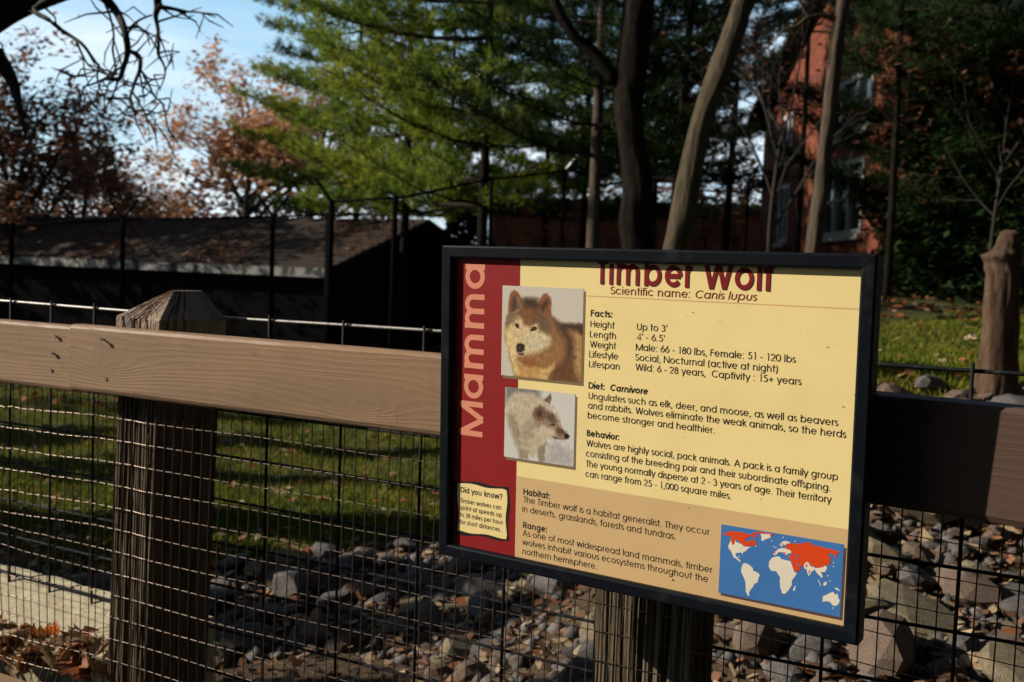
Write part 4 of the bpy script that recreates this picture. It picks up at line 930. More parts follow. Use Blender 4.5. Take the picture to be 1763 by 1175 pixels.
# ------------------------------------------------------------------ trees
def px_path(pts, dist, dz=None):
    """pts: (x, y, width px); dist metres ahead, or a list"""
    P, R_ = [], []
    for i, (x, y, w) in enumerate(pts):
        d = dist[i] if hasattr(dist, '__len__') else dist
        P.append(Vector(at(x, y, d))); R_.append(w/2*d/FPX)
    return P, R_
def smooth_path(P, R_, k=4):
    PP, RR = [], []
    for i in range(len(P)-1):
        p0, p1, p2, p3 = P[max(i-1, 0)], P[i], P[i+1], P[min(i+2, len(P)-1)]
        for j in range(k):
            t = j/k; PP.append(.5*((2*p1)+(p2-p0)*t+(2*p0-5*p1+4*p2-p3)*t*t+(-p0+3*p1-3*p2+p3)*t**3)); RR.append(R_[i]*(1-t)+R_[i+1]*t)
    PP.append(P[-1]); RR.append(R_[-1]); return PP, RR
def grow(mb, p, d, ln, r, lvl, rnd, tips, spread=.55, up=.12, segs=4, n_side=5):
    """a limb that wanders, forks and ends in twigs"""
    pts, rad = [p.copy()], [r]; dd = d.copy()
    for i in range(segs):
        dd = (dd + Vector((rnd.gauss(0, .16), rnd.gauss(0, .16), rnd.gauss(0, .12)+up*.25))).normalized()
        pts.append(pts[-1]+dd*ln/segs); rad.append(r*(1-.55*(i+1)/segs))
    mb.tube(pts, rad, max(3, n_side), cap=False)
    if lvl == 0:
        tips += [q for q in pts[1:]]; return
    k = rnd.choice((3, 4)) if lvl > 1 else rnd.choice((3, 4, 5))
    for i in range(k):
        t = .35+.65*(i+.5)/k; q = pts[min(int(t*segs), segs)]; qr = rad[min(int(t*segs), segs)]
        o_ = Vector((rnd.gauss(0, 1), rnd.gauss(0, 1), rnd.gauss(0, .7))).normalized(); nd = (dd+o_*spread*1.5).normalized(); nd.z += up
        grow(mb, q, nd.normalized(), ln*rnd.uniform(.55, .75), qr*.50, lvl-1, rnd, tips, spread, up, max(3, segs-1), n_side-1)
def broadleaf(x, Z, top_y, w_px, seed, leafmat, nleaf, lsize, label, group, lvl=3, trunk_mat='twig', base_z=None, name='bare_tree', barkr=None):
    rnd = random.Random(seed); P0 = at(x, horizon(x), Z); bz = float(hz(P0[0], P0[1])) if base_z is None else base_z
    topz = at(x, top_y, Z)[2]; H_ = topz-bz; cr_ = w_px/2*Z/FPX
    root = tag(empty(name, (P0[0], P0[1], bz)), label, 'tree', group)
    mb = MB(); tips = []; r0 = barkr or H_*.018
    tr_top = H_*.42; pts = [Vector((0, 0, -.3)), Vector((.05*H_*rnd.uniform(-1, 1), 0, tr_top*.5)), Vector((rnd.uniform(-.03, .03)*H_, 0, tr_top))]
    mt = MB(); mt.tube(*smooth_path(pts, [r0*1.3, r0, r0*.8]), 8)
    mt.build('trunk', M[trunk_mat], root, smooth=True)
    for i in range(7):
        a = i*2.4+rnd.uniform(-.3, .3); el = rnd.uniform(.3, 1.3); q = pts[2]*(.55+.45*i/6)
        d = Vector((math.cos(a)*math.cos(el)*cr_/H_*2.2, math.sin(a)*math.cos(el)*cr_/H_*2.2, math.sin(el))).normalized()
        grow(mb, q, d, H_*.30*rnd.uniform(.8, 1.15), r0*.5, lvl, rnd, tips)
    T = np.array([tuple(t) for t in tips]); k = rng.integers(0, len(T), nleaf)
    # fit the crown to its height and spread
    V_ = np.array(mb.v); zt = V_[:, 2].max(); sz = (H_-tr_top*.55)/(zt-tr_top*.55); sx = cr_/max(np.percentile(np.abs(V_[:, 0]), 98), .1)
    def fit(A): A = A.copy(); hi = A[:, 2] > tr_top*.55; A[hi, 2] = tr_top*.55+(A[hi, 2]-tr_top*.55)*sz; w = np.clip((A[:, 2]-tr_top*.5)/(H_*.25), 0, 1); A[:, 0] *= 1+(sx-1)*w; A[:, 1] *= 1+(sx-1)*w; return A
    mb.v = [tuple(v) for v in fit(V_)]; mb.build('branches', M['twig'] if trunk_mat == 'twig' else M[trunk_mat], root)
    if nleaf:
        Pl = fit(T)[k] + rng.normal(0, lsize*1.6, (nleaf, 3)); link('crown', flat_leaves('crown', Pl, lsize, M[leafmat], seed), root)
    return root
gL = 'autumn trees beyond the shed'
broadleaf(15, 24, 70, 360, 1, 'leaf_brown', 6500, .085, 'tall dark tree with sparse brown leaves at the left edge of the sky', gL)
broadleaf(130, 30, 190, 360, 2, 'leaf_brown', 7000, .095, 'dark bare tree with russet leaves low down, second from the left', gL)
broadleaf(-110, 20, 0, 300, 12, 'leaf_brown', 3200, .075, 'dark brown leaved tree cut by the left edge of the picture', gL)
broadleaf(215, 34, 255, 230, 3, 'leaf_brown', 2800, .08, 'low twiggy tree below the gap of sky', gL, lvl=4)
broadleaf(285, 38, 300, 150, 4, 'leaf_orange', 1500, .09, 'small rusty tree between the dark trees and the pale oak', gL)
broadleaf(415, 40, 80, 350, 5, 'leaf_orange', 9500, .12, 'pale orange oak standing behind the pine', gL, name='oak_tree')
broadleaf(520, 44, 110, 330, 6, 'leaf_orange', 8000, .12, 'orange oak mostly hidden behind the pine boughs', gL, name='oak_tree')
broadleaf(1330, 12.5, -150, 420, 16, 'leaf_dark', 420, .045, 'thin branched tree with a few brown leaves before the brick building', gL, lvl=3, trunk_mat='twig', barkr=.03)
broadleaf(1700, 11, -80, 380, 17, 'leaf_dark', 1300, .045, 'thin dark tree with small brown leaves at the top right', gL, lvl=3, barkr=.02)
broadleaf(1270, 45, 350, 140, 18, 'leaf_brown', 300, .05, 'faint bare tree far off beside the brick building', gL, lvl=4)
broadleaf(930, 42, 250, 420, 19, 'leaf_brown', 900, .06, 'bare twiggy tree seen far off between the pine trunks', gL, lvl=4)

def pine(x, Z, seed, label, trunk_px, y_first, y_top, spread_l, spread_r, dens=1., m='needles', lean=0, yb=None, bough=.32, tuft=.14, name='pine_tree', group='pines behind the wire enclosure', bark='bark_black', front=.8):
    """tall white pine: straight trunk, upswept boughs carrying clumps of needle tufts"""
    rnd = random.Random(seed); r = np.random.default_rng(seed); P0 = at(x, horizon(x), Z); bz = float(hz(P0[0], P0[1])); root = tag(empty(name, (P0[0], P0[1], bz)), label, 'tree', group)
    zt = at(x, y_top, Z)[2]-bz; z1 = at(x, y_first, Z)[2]-bz; rt = trunk_px/2*Z/FPX
    mt = MB(); mt.tube([(lean*zt*t, .04*math.sin(t*5+seed), zt*t-.3*(t == 0)) for t in np.linspace(0, 1, 14)], [rt*(1.15-.85*t) for t in np.linspace(0, 1, 14)], 9); mt.build('trunk', M[bark], root, smooth=True)
    mb = MB(); tufts = []; z = z1
    while z < zt:
        k = rnd.choice((3, 4, 5)); a0 = rnd.uniform(0, 6.3); fr = (z-z1)/max(zt-z1, .1)
        for i in range(k):
            a = a0+i*2*PI/k+rnd.uniform(-.35, .35); c = math.cos(a); L_ = (spread_r if c > 0 else spread_l)*(abs(c)*.65+.35)*(front if math.sin(a) < 0 else 1)*rnd.choice((.45, .75, .9, 1, 1.1))*(1-.45*fr)
            pts = []; sgs = 8
            for j in range(sgs+1):
                t = j/sgs; pts.append(Vector((lean*z + c*L_*t, math.sin(a)*L_*t, z + bough*L_*(t**1.25) - .05*L_*math.sin(t*PI) + rnd.gauss(0, .015))))
            mb.tube(pts, [max(.008, .012*L_*(1-.85*j/sgs)) for j in range(sgs+1)], 4, cap=False)
            nb = int(L_*9*dens)+2
            for q in range(nb):
                t = .22+.78*(q+rnd.random())/nb; j = min(int(t*sgs), sgs-1); p = pts[j].lerp(pts[j+1], t*sgs-j); side = 1 if q % 2 else -1
                tl = rnd.uniform(.35, .8)*(1.15-t)*L_*.36+.16; dirn = Vector((c, math.sin(a), .25)); sd2 = Vector((-math.sin(a), c, 0))*side
                d = (dirn*.65+sd2*rnd.uniform(.4, 1.0)+Vector((0, 0, rnd.uniform(-.05, .75)))).normalized(); e = p+d*tl
                mb.tube([p, e], [.007, .004], 3, cap=False)
                nt_ = max(2, int(tl/.085))
                for u_ in range(nt_): tufts.append((*(p.lerp(e, (u_+.6)/nt_)), *d))
        z += rnd.uniform(.42, .75)/max(.75, dens**.6)
    mb.build('boughs', M['bark_dark'], root)
    T = np.array(tufts); n = len(T); K = 11; C_ = np.repeat(T[:, :3], K, 0)+r.normal(0, .03, (n*K, 3)); D_ = np.repeat(T[:, 3:], K, 0)*.8+r.normal(0, .62, (n*K, 3)); D_ /= np.linalg.norm(D_, axis=1)[:, None]
    C_ += np.repeat(r.normal(0, .05, (n, 3)), K, 0); ln = tuft*r.uniform(.6, 1.25, (n*K, 1)); sd3 = np.cross(D_, r.normal(0, 1, (n*K, 3))); sd3 /= np.linalg.norm(sd3, axis=1)[:, None]; wv = .0085*Z/16
    V_ = np.stack([C_-sd3*wv, C_+sd3*wv, C_+D_*ln], 1).reshape(-1, 3)
    o = link('needles', np_mesh('needles', V_, np.arange(len(V_)).reshape(-1, 3), M[m]), root); o['kind'] = 'stuff'
    return root, n
cnt = []
cnt.append(pine(828, 16, 41, 'big sunlit pine with long boughs reaching left over the shed', 19, 352, -330, 5.0, 2.8, 1.25, bough=.24, tuft=.145)[1])
cnt.append(pine(695, 18.5, 42, 'pine with a lit upper trunk, left of the big pine', 15, 362, -330, 3.7, 4.0, 1.15, bough=.17, tuft=.15)[1])
cnt.append(pine(610, 21, 49, 'pine farther back whose yellow green boughs show at the left', 13, 368, -100, 3.4, 3.6, 1.1, bough=.12, tuft=.15)[1])
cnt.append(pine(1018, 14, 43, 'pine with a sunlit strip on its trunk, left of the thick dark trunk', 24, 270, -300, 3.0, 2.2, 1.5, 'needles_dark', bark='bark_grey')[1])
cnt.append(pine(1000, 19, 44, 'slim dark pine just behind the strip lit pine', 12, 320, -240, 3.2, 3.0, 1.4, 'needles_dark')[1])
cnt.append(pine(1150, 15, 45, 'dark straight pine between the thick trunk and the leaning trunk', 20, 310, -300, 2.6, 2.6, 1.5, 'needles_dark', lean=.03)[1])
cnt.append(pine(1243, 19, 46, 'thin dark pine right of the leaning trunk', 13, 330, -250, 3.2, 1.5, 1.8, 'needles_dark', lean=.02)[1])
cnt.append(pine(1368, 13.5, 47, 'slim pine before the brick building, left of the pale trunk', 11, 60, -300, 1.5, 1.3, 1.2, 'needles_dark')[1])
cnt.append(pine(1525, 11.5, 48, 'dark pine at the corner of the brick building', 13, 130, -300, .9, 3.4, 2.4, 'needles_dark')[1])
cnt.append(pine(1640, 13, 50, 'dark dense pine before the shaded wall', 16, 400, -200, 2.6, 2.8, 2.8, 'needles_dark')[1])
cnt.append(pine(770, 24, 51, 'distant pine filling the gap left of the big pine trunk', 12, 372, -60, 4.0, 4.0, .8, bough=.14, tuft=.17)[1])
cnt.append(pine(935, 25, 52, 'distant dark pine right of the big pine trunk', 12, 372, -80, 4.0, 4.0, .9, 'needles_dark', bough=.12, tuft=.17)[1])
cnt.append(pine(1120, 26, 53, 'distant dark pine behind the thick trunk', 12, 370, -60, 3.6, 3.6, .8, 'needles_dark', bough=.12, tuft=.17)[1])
print('tufts', cnt)

def bark_tube(PP, RR, n=30, seed=1, amp=.07, sub=6):
    P2, R2 = smooth_path(PP, RR, sub); r = random.Random(seed); mb = MB(); mb.tube(P2, R2, n, cap=True); ph = [r.uniform(0, 6.3) for _ in range(8)]; L_ = 0
    for k in range(len(P2)):
        if k: L_ += (P2[k]-P2[k-1]).length
        for j in range(n):
            i = k*n+j; v = Vector(mb.v[i]); a = 2*PI*j/n; d = math.sin(a*5+ph[0]+L_*2.1)*math.sin(L_*9+ph[1]+a*2) + .8*math.sin(a*9+ph[2]+1.2*math.sin(L_*5)) + .6*math.sin(a*13+L_*14+ph[3])*math.sin(L_*6+ph[4]) + 1.3*math.sin(a*2+L_*1.7+ph[5])
            for kz in range(3):      # knots and old branch scars
                zk = (kz+.7)*1.1+ph[5+kz % 3]*.2; ak = ph[kz]; q = ((L_-zk)/.13)**2 + (math.sin((a-ak)/2)*3.0)**2; d += 4.0*math.exp(-q*2)
            v += (v-P2[k])*amp*.5*d; mb.v[i] = tuple(v)
    return mb
def trunk_tree(name, pts, dist, m, label, group, limbs=(), n=12):
    P, R_ = px_path(pts, dist); PP, RR = smooth_path(P, R_, 5); b = PP[0]; rnd = random.Random(len(pts))
    root = tag(empty(name, tuple(b)), label, 'tree', group); mb = bark_tube([q-b for q in PP], RR, 30, len(label))
    o = mb.build('trunk', M[m], root, smooth=True)
    for lp in limbs:
        P2, R2 = px_path(lp, dist); PP2, RR2 = smooth_path(P2, R2, 4); mb = MB(); mb.tube([q-b for q in PP2], RR2, 7, cap=True); mb.build('limb', M[m], root, smooth=True)
    return root, b
gT = 'tall trunks behind the sign'
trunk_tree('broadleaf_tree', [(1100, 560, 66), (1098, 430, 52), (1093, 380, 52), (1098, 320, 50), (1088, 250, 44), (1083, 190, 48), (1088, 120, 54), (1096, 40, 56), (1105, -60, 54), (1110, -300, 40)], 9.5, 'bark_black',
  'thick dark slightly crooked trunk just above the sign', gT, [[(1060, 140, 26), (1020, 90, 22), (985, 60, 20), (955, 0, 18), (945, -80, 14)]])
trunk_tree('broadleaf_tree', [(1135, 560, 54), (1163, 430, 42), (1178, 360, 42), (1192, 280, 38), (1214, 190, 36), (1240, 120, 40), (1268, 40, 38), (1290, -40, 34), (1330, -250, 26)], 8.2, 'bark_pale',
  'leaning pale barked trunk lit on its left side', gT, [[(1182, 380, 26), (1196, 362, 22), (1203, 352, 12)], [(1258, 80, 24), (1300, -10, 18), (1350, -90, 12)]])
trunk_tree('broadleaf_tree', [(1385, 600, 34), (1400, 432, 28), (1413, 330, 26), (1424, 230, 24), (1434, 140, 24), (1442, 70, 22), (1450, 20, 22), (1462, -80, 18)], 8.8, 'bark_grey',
  'slender grey trunk with one bare side branch before the brick wall', gT, [[(1440, 34, 9), (1415, 27, 8), (1392, 30, 7), (1372, 45, 6), (1350, 52, 5), (1335, 68, 3)], [(1392, 30, 6), (1382, 12, 5), (1372, -8, 4)], [(1444, 30, 10), (1456, 8, 8), (1475, -30, 7)]])
# cut stump at the right, standing on the bank
Pb = at(1722, 655, 4.9); hb = float(hz(Pb[0], Pb[1]))
stp = tag(empty('tree_stump', (Pb[0], Pb[1], hb)), 'tall pale cut stump standing on the grassy bank at the right', 'stump')
mb = MB(); k_ = 4.9/FPX; hs_ = (Pb[2]-hb)
prof = [(-.3, 92, 0), (0, 76, 0), (40*k_, 68, -1), (110*k_, 62, -1), (180*k_, 60, -1), (200*k_, 64, -3), (214*k_, 74, -6), (224*k_, 50, 2), (240*k_, 42, 4), (252*k_, 36, 6), (257*k_, 24, 6)]
nn_ = 40; prof = [(z*1.0, w*.86, off-6) for z, w, off in prof]
pz_ = prof; prof = []
for (a_, b_) in zip(pz_[:-1], pz_[1:]):
    prof += [tuple(a_[c]+(b_[c]-a_[c])*t_/4 for c in range(3)) for t_ in range(4)]
prof.append(pz_[-1])
for j, (z, w, off) in enumerate(prof):
    for i in range(nn_):
        a = i*2*PI/nn_; q = w/2*k_*(1+.05*math.sin(a*3+j*.3)+.035*math.sin(a*9+j*.5)+.03*math.sin(a*15+2*math.sin(j*.7))+.03*math.sin(j*1.3+a)); mb.v.append((off*k_+q*math.cos(a)*1.05, q*math.sin(a)*.9, z+hs_))
for j in range(len(prof)-1):
    for i in range(nn_): mb.f.append((j*nn_+i, j*nn_+(i+1) % nn_, (j+1)*nn_+(i+1) % nn_, (j+1)*nn_+i)); mb.m.append(0)
mb.f.append(tuple((len(prof)-1)*nn_+i for i in range(nn_))); mb.m.append(0)
M['bark_red'] = mat('bark_red', (.12, .072, .045), .95, .1, noise=((9, (.05, .03, .02), .42, .65, (3, 3, .6)), (3, (.15, .11, .07), .5, .7, (1, 1, 1))), bump=((18, 1, .02, (3, 3, .5)), (60, .7, .006, (3, 3, .5))))
mb.build('stump_trunk', M['bark_red'], stp, smooth=True)

# the near oak whose dark limb and twigs hang in the top left
oak = tag(empty('oak_tree', tuple(at(-420, 800, 5.6)-np.array([0, 0, .3]))), 'near oak whose dark limb and bare twigs hang across the top left sky', 'tree'); ob = Vector(oak.location)
def oak_limb(pts, dist, nm='twig_branch', n=6, m='twig', jit=.15, seed=0):
    rnd = random.Random(seed+len(pts)); P, R_ = px_path(pts, [dist+rnd.uniform(-jit, jit)*(i > 0) for i in range(len(pts))]); PP, RR = smooth_path(P, R_, 4)
    mb = MB(); mb.tube([q-ob for q in PP], RR, n); return mb, [q-ob for q in PP], RR
mb, _, _ = oak_limb([(-440, 900, 230), (-420, 600, 200), (-360, 350, 180), (-250, 180, 150), (-120, 70, 115), (-20, 5, 100), (50, -22, 84), (130, -48, 76), (260, -100, 66), (420, -190, 50), (600, -330, 30)], 5.4, n=14, jit=.0)
mb.build('limb', M['bark_dark'], oak, smooth=True)
twigs = [
 [(120, -20, 12), (60, 15, 10), (85, 35, 8), (110, 55, 7), (140, 75, 6), (158, 98, 5), (175, 120, 4), (195, 135, 3)],
 [(165, -15, 20), (185, 2, 16), (200, 20, 14), (212, 45, 13), (219, 75, 12), (219, 95, 10), (212, 118, 9), (204, 137, 7), (180, 137, 5), (160, 145, 4), (142, 150, 3)],
 [(222, 88, 9), (233, 93, 8), (241, 100, 8), (241, 120, 7), (235, 135, 6), (228, 155, 5), (224, 175, 5), (236, 196, 4)],
 [(241, 120, 5), (255, 135, 4), (270, 137, 3), (283, 132, 3), (284, 118, 2.5)], [(247, 130, 5), (258, 150, 4), (265, 165, 4), (280, 180, 3.4), (286, 205, 2.6), (290, 228, 2)],
 [(268, -20, 16), (272, 10, 14), (268, 28, 9), (272, 50, 7), (273, 80, 6), (273, 95, 6), (282, 112, 4), (284, 130, 3), (275, 155, 2)],
 [(272, 12, 10), (295, 15, 7), (320, 20, 5), (345, 22, 3.4), (372, 30, 2)], [(180, 5, 5), (190, 30, 4.5), (196, 62, 4), (194, 85, 4), (198, 110, 3.6), (200, 130, 3)],
 [(130, 68, 5), (142, 95, 4), (155, 115, 3.6), (185, 130, 3), (195, 136, 3)], [(229, 160, 4), (240, 178, 3), (250, 195, 2.6), (262, 200, 2)], [(222, 50, 5), (240, 35, 4), (262, 26, 3)],
 [(219, 60, 5), (232, 45, 4), (250, 55, 3), (258, 78, 2)], [(170, 110, 4), (168, 140, 3), (180, 165, 2), (186, 168, 1.6)], [(203, 140, 4), (196, 160, 3), (184, 180, 2)], [(273, 92, 4), (290, 88, 3), (310, 90, 2)],
 [(248, 190, 3), (254, 210, 2), (258, 232, 1.5)], [(-10, 90, 30), (10, 120, 24), (25, 150, 18), (34, 190, 10), (44, 230, 6)]]
mb = MB(); rt_ = random.Random(77)
for i, tw in enumerate(twigs):
    m2, PP, RR = oak_limb(tw, 5.3+.25*(i % 3-1), seed=i); off = len(mb.v); mb.v += m2.v; mb.f += [tuple(a+off for a in f) for f in m2.f]; mb.m += m2.m
    for q in range(int(len(PP)*.3)):      # side twiglets
        j = rt_.randrange(2, len(PP)); p = PP[j]; d = Vector((rt_.gauss(0, 1), rt_.gauss(0, .6), rt_.gauss(-.3, .8))).normalized(); ln = rt_.uniform(.04, .16); e = p+d*ln; e2 = e+(d+Vector((rt_.gauss(0, .5), 0, rt_.gauss(0, .5)))).normalized()*ln*.8
        mb.tube([p, e, e2], [min(RR[j]*.6, .007), .0045, .002], 4, cap=False)
o = mb.build('twigs', M['twig'], oak, smooth=True)

# unseen evergreens added outside the picture: behind and beside the viewpoint and off to the left; put in to block light and deepen the shade
def shade_tree(X, Y, H_, rad, z0, n, size, label, cat='tree', name='added_spruce', seed=0, base=None):
    r = np.random.default_rng(seed); bz_ = float(hz(X, Y)) if base is None else base
    root = tag(empty(name, (X, Y, bz_)), label, cat); mb = MB(); mb.tube([(0, 0, -.3), (0, 0, H_*.6), (0, 0, H_*.97)], [H_*.016, H_*.010, .02], 8); mb.build('trunk', M['bark_dark'], root, smooth=True)
    f = r.random(n)**.8; z = z0+(H_-z0)*f; a = r.uniform(0, 2*PI, n); lay_ = .72+.28*np.sin(z*7+a*2); q = rad*(1-f*.8)*lay_*np.sqrt(r.uniform(.12, 1, n))
    Pl = np.stack([q*np.cos(a), q*np.sin(a), z-.12*q], 1); o = link('crown', flat_leaves('crown', Pl, size, M['needles_dark'], seed), root); o['kind'] = 'stuff'; return root
SL = ['wide right-hand', 'broad rearward', 'rearward leftmost', 'far left rearward', 'right-hand middle', 'right-hand distant', 'high canopied overhead', 'high canopied right', 'small right rearward', 'low close right', 'narrow rearward', 'high canopied left', 'small left']
k = 0
for (X, Y, H_, rad, z0) in [(7.5, -3, 14, 4.5, 1.5), (3.5, -6.5, 15, 4.8, 1.2), (-2.0, -7.5, 15, 4.8, 1.2), (-7.5, -6.0, 14, 4.5, 1.0), (9.5, 3.2, 13, 4.2, 1.5), (12, 9.0, 14, 4.5, 1.5), (1.0, -2.6, 17, 5.5, 7.0), (5.5, 1.5, 16, 4.8, 6.0), (6.0, -2.0, 12, 3.5, .6), (4.2, -1.5, 9, 2.4, .4), (1.5, -4.6, 10, 2.6, .3), (-4.5, -2.8, 15, 4.4, 6.5), (-9.5, 8.0, 3.2, 1.2, .2)]:
    k += 1; shade_tree(X, Y, H_, rad, z0, 9000 if k < 13 else 1500, .30 if k < 13 else .12, SL[k-1]+' unseen evergreen added near the viewpoint to block light', seed=60+k, base=-.3 if Y < 0 else None)
for (X, Y, H_, rad, z0) in [(-17.5, 24.0, 16, 3.6, 5), (-19, 25.5, 17, 4.5, 4), (-22, 29, 16, 3.8, 3)]:
    k += 1; shade_tree(X, Y, H_, rad, z0, 3800, .30, ['nearest', 'second nearest', 'farthest'][k-14]+' tall unseen evergreen added beyond the left picture edge to cast shade', seed=60+k)
for (X, Y, H_, rad, z0, n_) in [(-5.0, 4.75, 2.7, .75, .15, 3800), (-4.7, 4.05, 2.5, .6, .1, 3800), (-4.3, 3.50, 2.35, .36, .1, 3000), (-5.3, 3.42, 3.3, .40, .3, 4200), (-6.0, 4.3, 3.5, .55, .4, 4200), (-9.8, 11.9, 9.0, 2.0, 4.6, 2600), (-8.2, 5.2, 4.0, .5, .2, 2500), (-6.9, 8.1, 3.6, .55, .5, 1200), (-8.2, 11.5, 5.2, 1.0, .8, 1500), (-6.2, 5.5, 3.2, .6, .3, 900), (-7.4, 6.9, 3.4, .7, .6, 800), (-8.5, 9.6, 4.4, .9, 1.0, 800)]:
    k += 1; shade_tree(X, Y, H_, rad, z0, n_, .085, ['broad', 'dense rounded', 'slim low', 'tall slim', 'loose', 'distant loose', 'distant tall', 'leafy middle', 'farthest tall', 'narrow middle', 'upright middle', 'very tall'][k-17]+' unseen evergreen shrub added beyond the left picture edge to cast shade', 'shrub', 'evergreen_shrub', seed=60+k)

for (x_, Z_, H_, rad, lb_) in [(1590, 13.2, 3.0, 1.3, 'dark evergreen shrub added to deepen the shade on the brick wall, nearest its corner'), (1700, 12.6, 3.4, 1.5, 'dark evergreen shrub added to deepen the shade on the brick wall, behind the stump'), (1830, 12, 3.2, 1.5, 'dark evergreen shrub added to deepen the shade, cut by the right picture edge'), (795, 21, 3.3, 1.5, 'dark evergreen shrub beside the shed gable, just left of the sign top corner'), (905, 19, 1.6, 1.1, 'low dark shrub above the top edge of the sign, left of the strip lit pine')]:  # the three wall shrubs are added as dark mass where only shade lies
    k += 1; P_ = at(x_, horizon(x_), Z_); shade_tree(P_[0], P_[1], H_, rad, .1, 12000, .055, lb_, 'shrub', 'evergreen_shrub', seed=90+k)

# ------------------------------------------------------------------ chain link fences of the enclosure
def clink(name, label, stations, group, fab=True, base_drop=None, top=True, cell=.075):
    """stations: (x px, top y px, distance, post radius, arms)"""
    P = [at(x, y, d) for x, y, d, r, a in stations]; o0 = P[0]; gz = [float(hz(p[0], p[1])) for p in P]
    root = tag(empty(name, (o0[0], o0[1], gz[0])), label, 'fence', group); O = np.array([o0[0], o0[1], gz[0]])
    for p, (x, y, d, r, arms), g in zip(P, stations, gz):
        q = p-O; mb = MB(); mb.tube([(q[0], q[1], g-O[2]-.2), (q[0], q[1], q[2])], r, 10); po = mb.build('post', M['fence_steel'], root, smooth=True)
        if arms:
            mb = MB()
            for s in ((-1, 1) if arms == 2 else (arms,)):
                s = 1 if s == 3 else s; mb.tube([(q[0], q[1], q[2]-.02), (q[0]+s*.23, q[1]-s*.05, q[2]+.27)], r*.55, 6)
            mb.build('barbed_wire_arm', M['galvanised'] if arms == 3 else M['fence_steel'], root)
    for a, b in zip(P[:-1], P[1:]):
        mb = MB(); mb.tube([a-O-np.array([0, 0, .03]), b-O-np.array([0, 0, .03])], .016, 8); mb.build('top_rail', M['fence_steel'], root, smooth=True)
    if fab:
        mb = MB()
        for k in range(len(P)-1):
            a, b = P[k], P[k+1]; L_ = math.hypot(b[0]-a[0], b[1]-a[1]); za0, zb0 = gz[k]-O[2], gz[k+1]-O[2]; za1, zb1 = a[2]-O[2]-.03, b[2]-O[2]-.03; H_ = max(za1-za0, zb1-zb0); nd = int((L_+H_)/cell)
            dx_, dy_ = (b[0]-a[0])/L_, (b[1]-a[1])/L_
            for sgn in (1, -1):
                for i in range(nd+1):
                    s0 = i*cell - (H_ if sgn > 0 else 0)
                    t0, t1 = (max(0, -s0), min(H_, L_-s0)) if sgn > 0 else (max(0, s0-L_), min(H_, s0))
                    if t1 <= t0: continue
                    pts = []
                    for t in (t0, t1):
                        s = s0+sgn*t; f = s/L_; z0, z1 = za0*(1-f)+zb0*f, za1*(1-f)+zb1*f; pts.append((a[0]-O[0]+dx_*s, a[1]-O[1]+dy_*s, min(z0+t, z1)))
                    mb.tube(pts, .0022, 3, cap=False)
        o = mb.build('chain_link_wire', M['fence_steel'], root); o['kind'] = 'stuff'
    return root
gF = 'chain link fences of the enclosure'
clink('chain_link_fence', 'dark chain link fence with V shaped arms running before the shed', [(-160, 388, 15, .033, 0), (20, 384, 15, .033, 0), (212, 376, 15, .036, 2), (470, 370, 15, .036, 2), (566, 366, 14.6, .04, 0)], gF)
clink('chain_link_fence', 'taller chain link gate bay right of the V armed posts', [(571, 344, 13.5, .040, -1), (681, 337, 13, .036, 0)], gF, fab=True)
clink('chain_link_fence', 'chain link fence climbing away to the right between the tree trunks', [(683, 338, 13.1, .022, 0), (847, 305, 14.5, .026, 0), (972, 292, 15.5, .022, 3), (1130, 296, 16, .02, 0), (1290, 300, 16.5, .02, 0), (1530, 306, 15.5, .02, 0), (1800, 315, 15, .02, 0)], gF, fab=True, cell=.09)

# ------------------------------------------------------------------ shed
rotS = math.radians(-30); shed_c = at(565, 461, 17.2)     # the near eave corner
sx0, sy0 = shed_c[0], shed_c[1]; gz0 = float(hz(sx0, sy0))-.1
shed = tag(empty('shed', (sx0, sy0, gz0), rotS), 'low dark shed with a leaf strewn shingle roof behind the wire fence', 'shed')
HE = 1.44-gz0; HR = HE+1.0; HD = 2.9; LN = 13.0      # eave and ridge heights, half depth, length (runs to -x)
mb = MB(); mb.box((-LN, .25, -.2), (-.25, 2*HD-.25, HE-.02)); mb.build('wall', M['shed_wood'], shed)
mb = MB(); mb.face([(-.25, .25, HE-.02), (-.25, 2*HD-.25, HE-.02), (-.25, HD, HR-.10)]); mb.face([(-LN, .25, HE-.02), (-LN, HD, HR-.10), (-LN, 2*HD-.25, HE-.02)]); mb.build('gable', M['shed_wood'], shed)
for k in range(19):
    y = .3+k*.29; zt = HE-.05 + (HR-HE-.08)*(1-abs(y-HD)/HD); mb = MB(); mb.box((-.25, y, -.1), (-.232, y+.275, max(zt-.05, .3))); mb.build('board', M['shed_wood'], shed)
mb = MB(); t_ = .07
for s in (0, 1):
    y0, y1 = (0, HD) if s == 0 else (2*HD, HD)
    a, b, c, d = (-LN, y0, HE), (0, y0, HE), (0, y1, HR), (-LN, y1, HR); mb.face([a, b, c, d] if s == 0 else [b, a, d, c]); lo_ = lambda p: (p[0], p[1], p[2]-t_)
    mb.face([lo_(d), lo_(c), lo_(b), lo_(a)]); mb.face([b, lo_(b), lo_(c), c]); mb.face([a, d, lo_(d), lo_(a)])
roof = mb.build('roof', M['shingle'], shed)
for r_ in range(14):      # shingle courses: thin lips across the near slope
    f = (r_+.5)/14; mb = MB(); y, z = HD*f, HE+(HR-HE)*f; mb.box((-LN, y, z-.02), (0, y+.05, z+.022)); mb.build('shingle_course', M['shingle'], roof)
mb = MB(); mb.box((-LN, -.03, HE-.16), (.01, -.004, HE-.005)); mb.build('fascia_board', M['fascia'], shed)
n_ = 2600; X = -rng.random(n_)*LN; f = rng.random(n_)**1.3; Pl = np.stack([X, HD*f, HE+(HR-HE)*f+.035], 1); clump = np.sin(X*1.9+f*5)+rng.normal(0, .5, n_) > .1
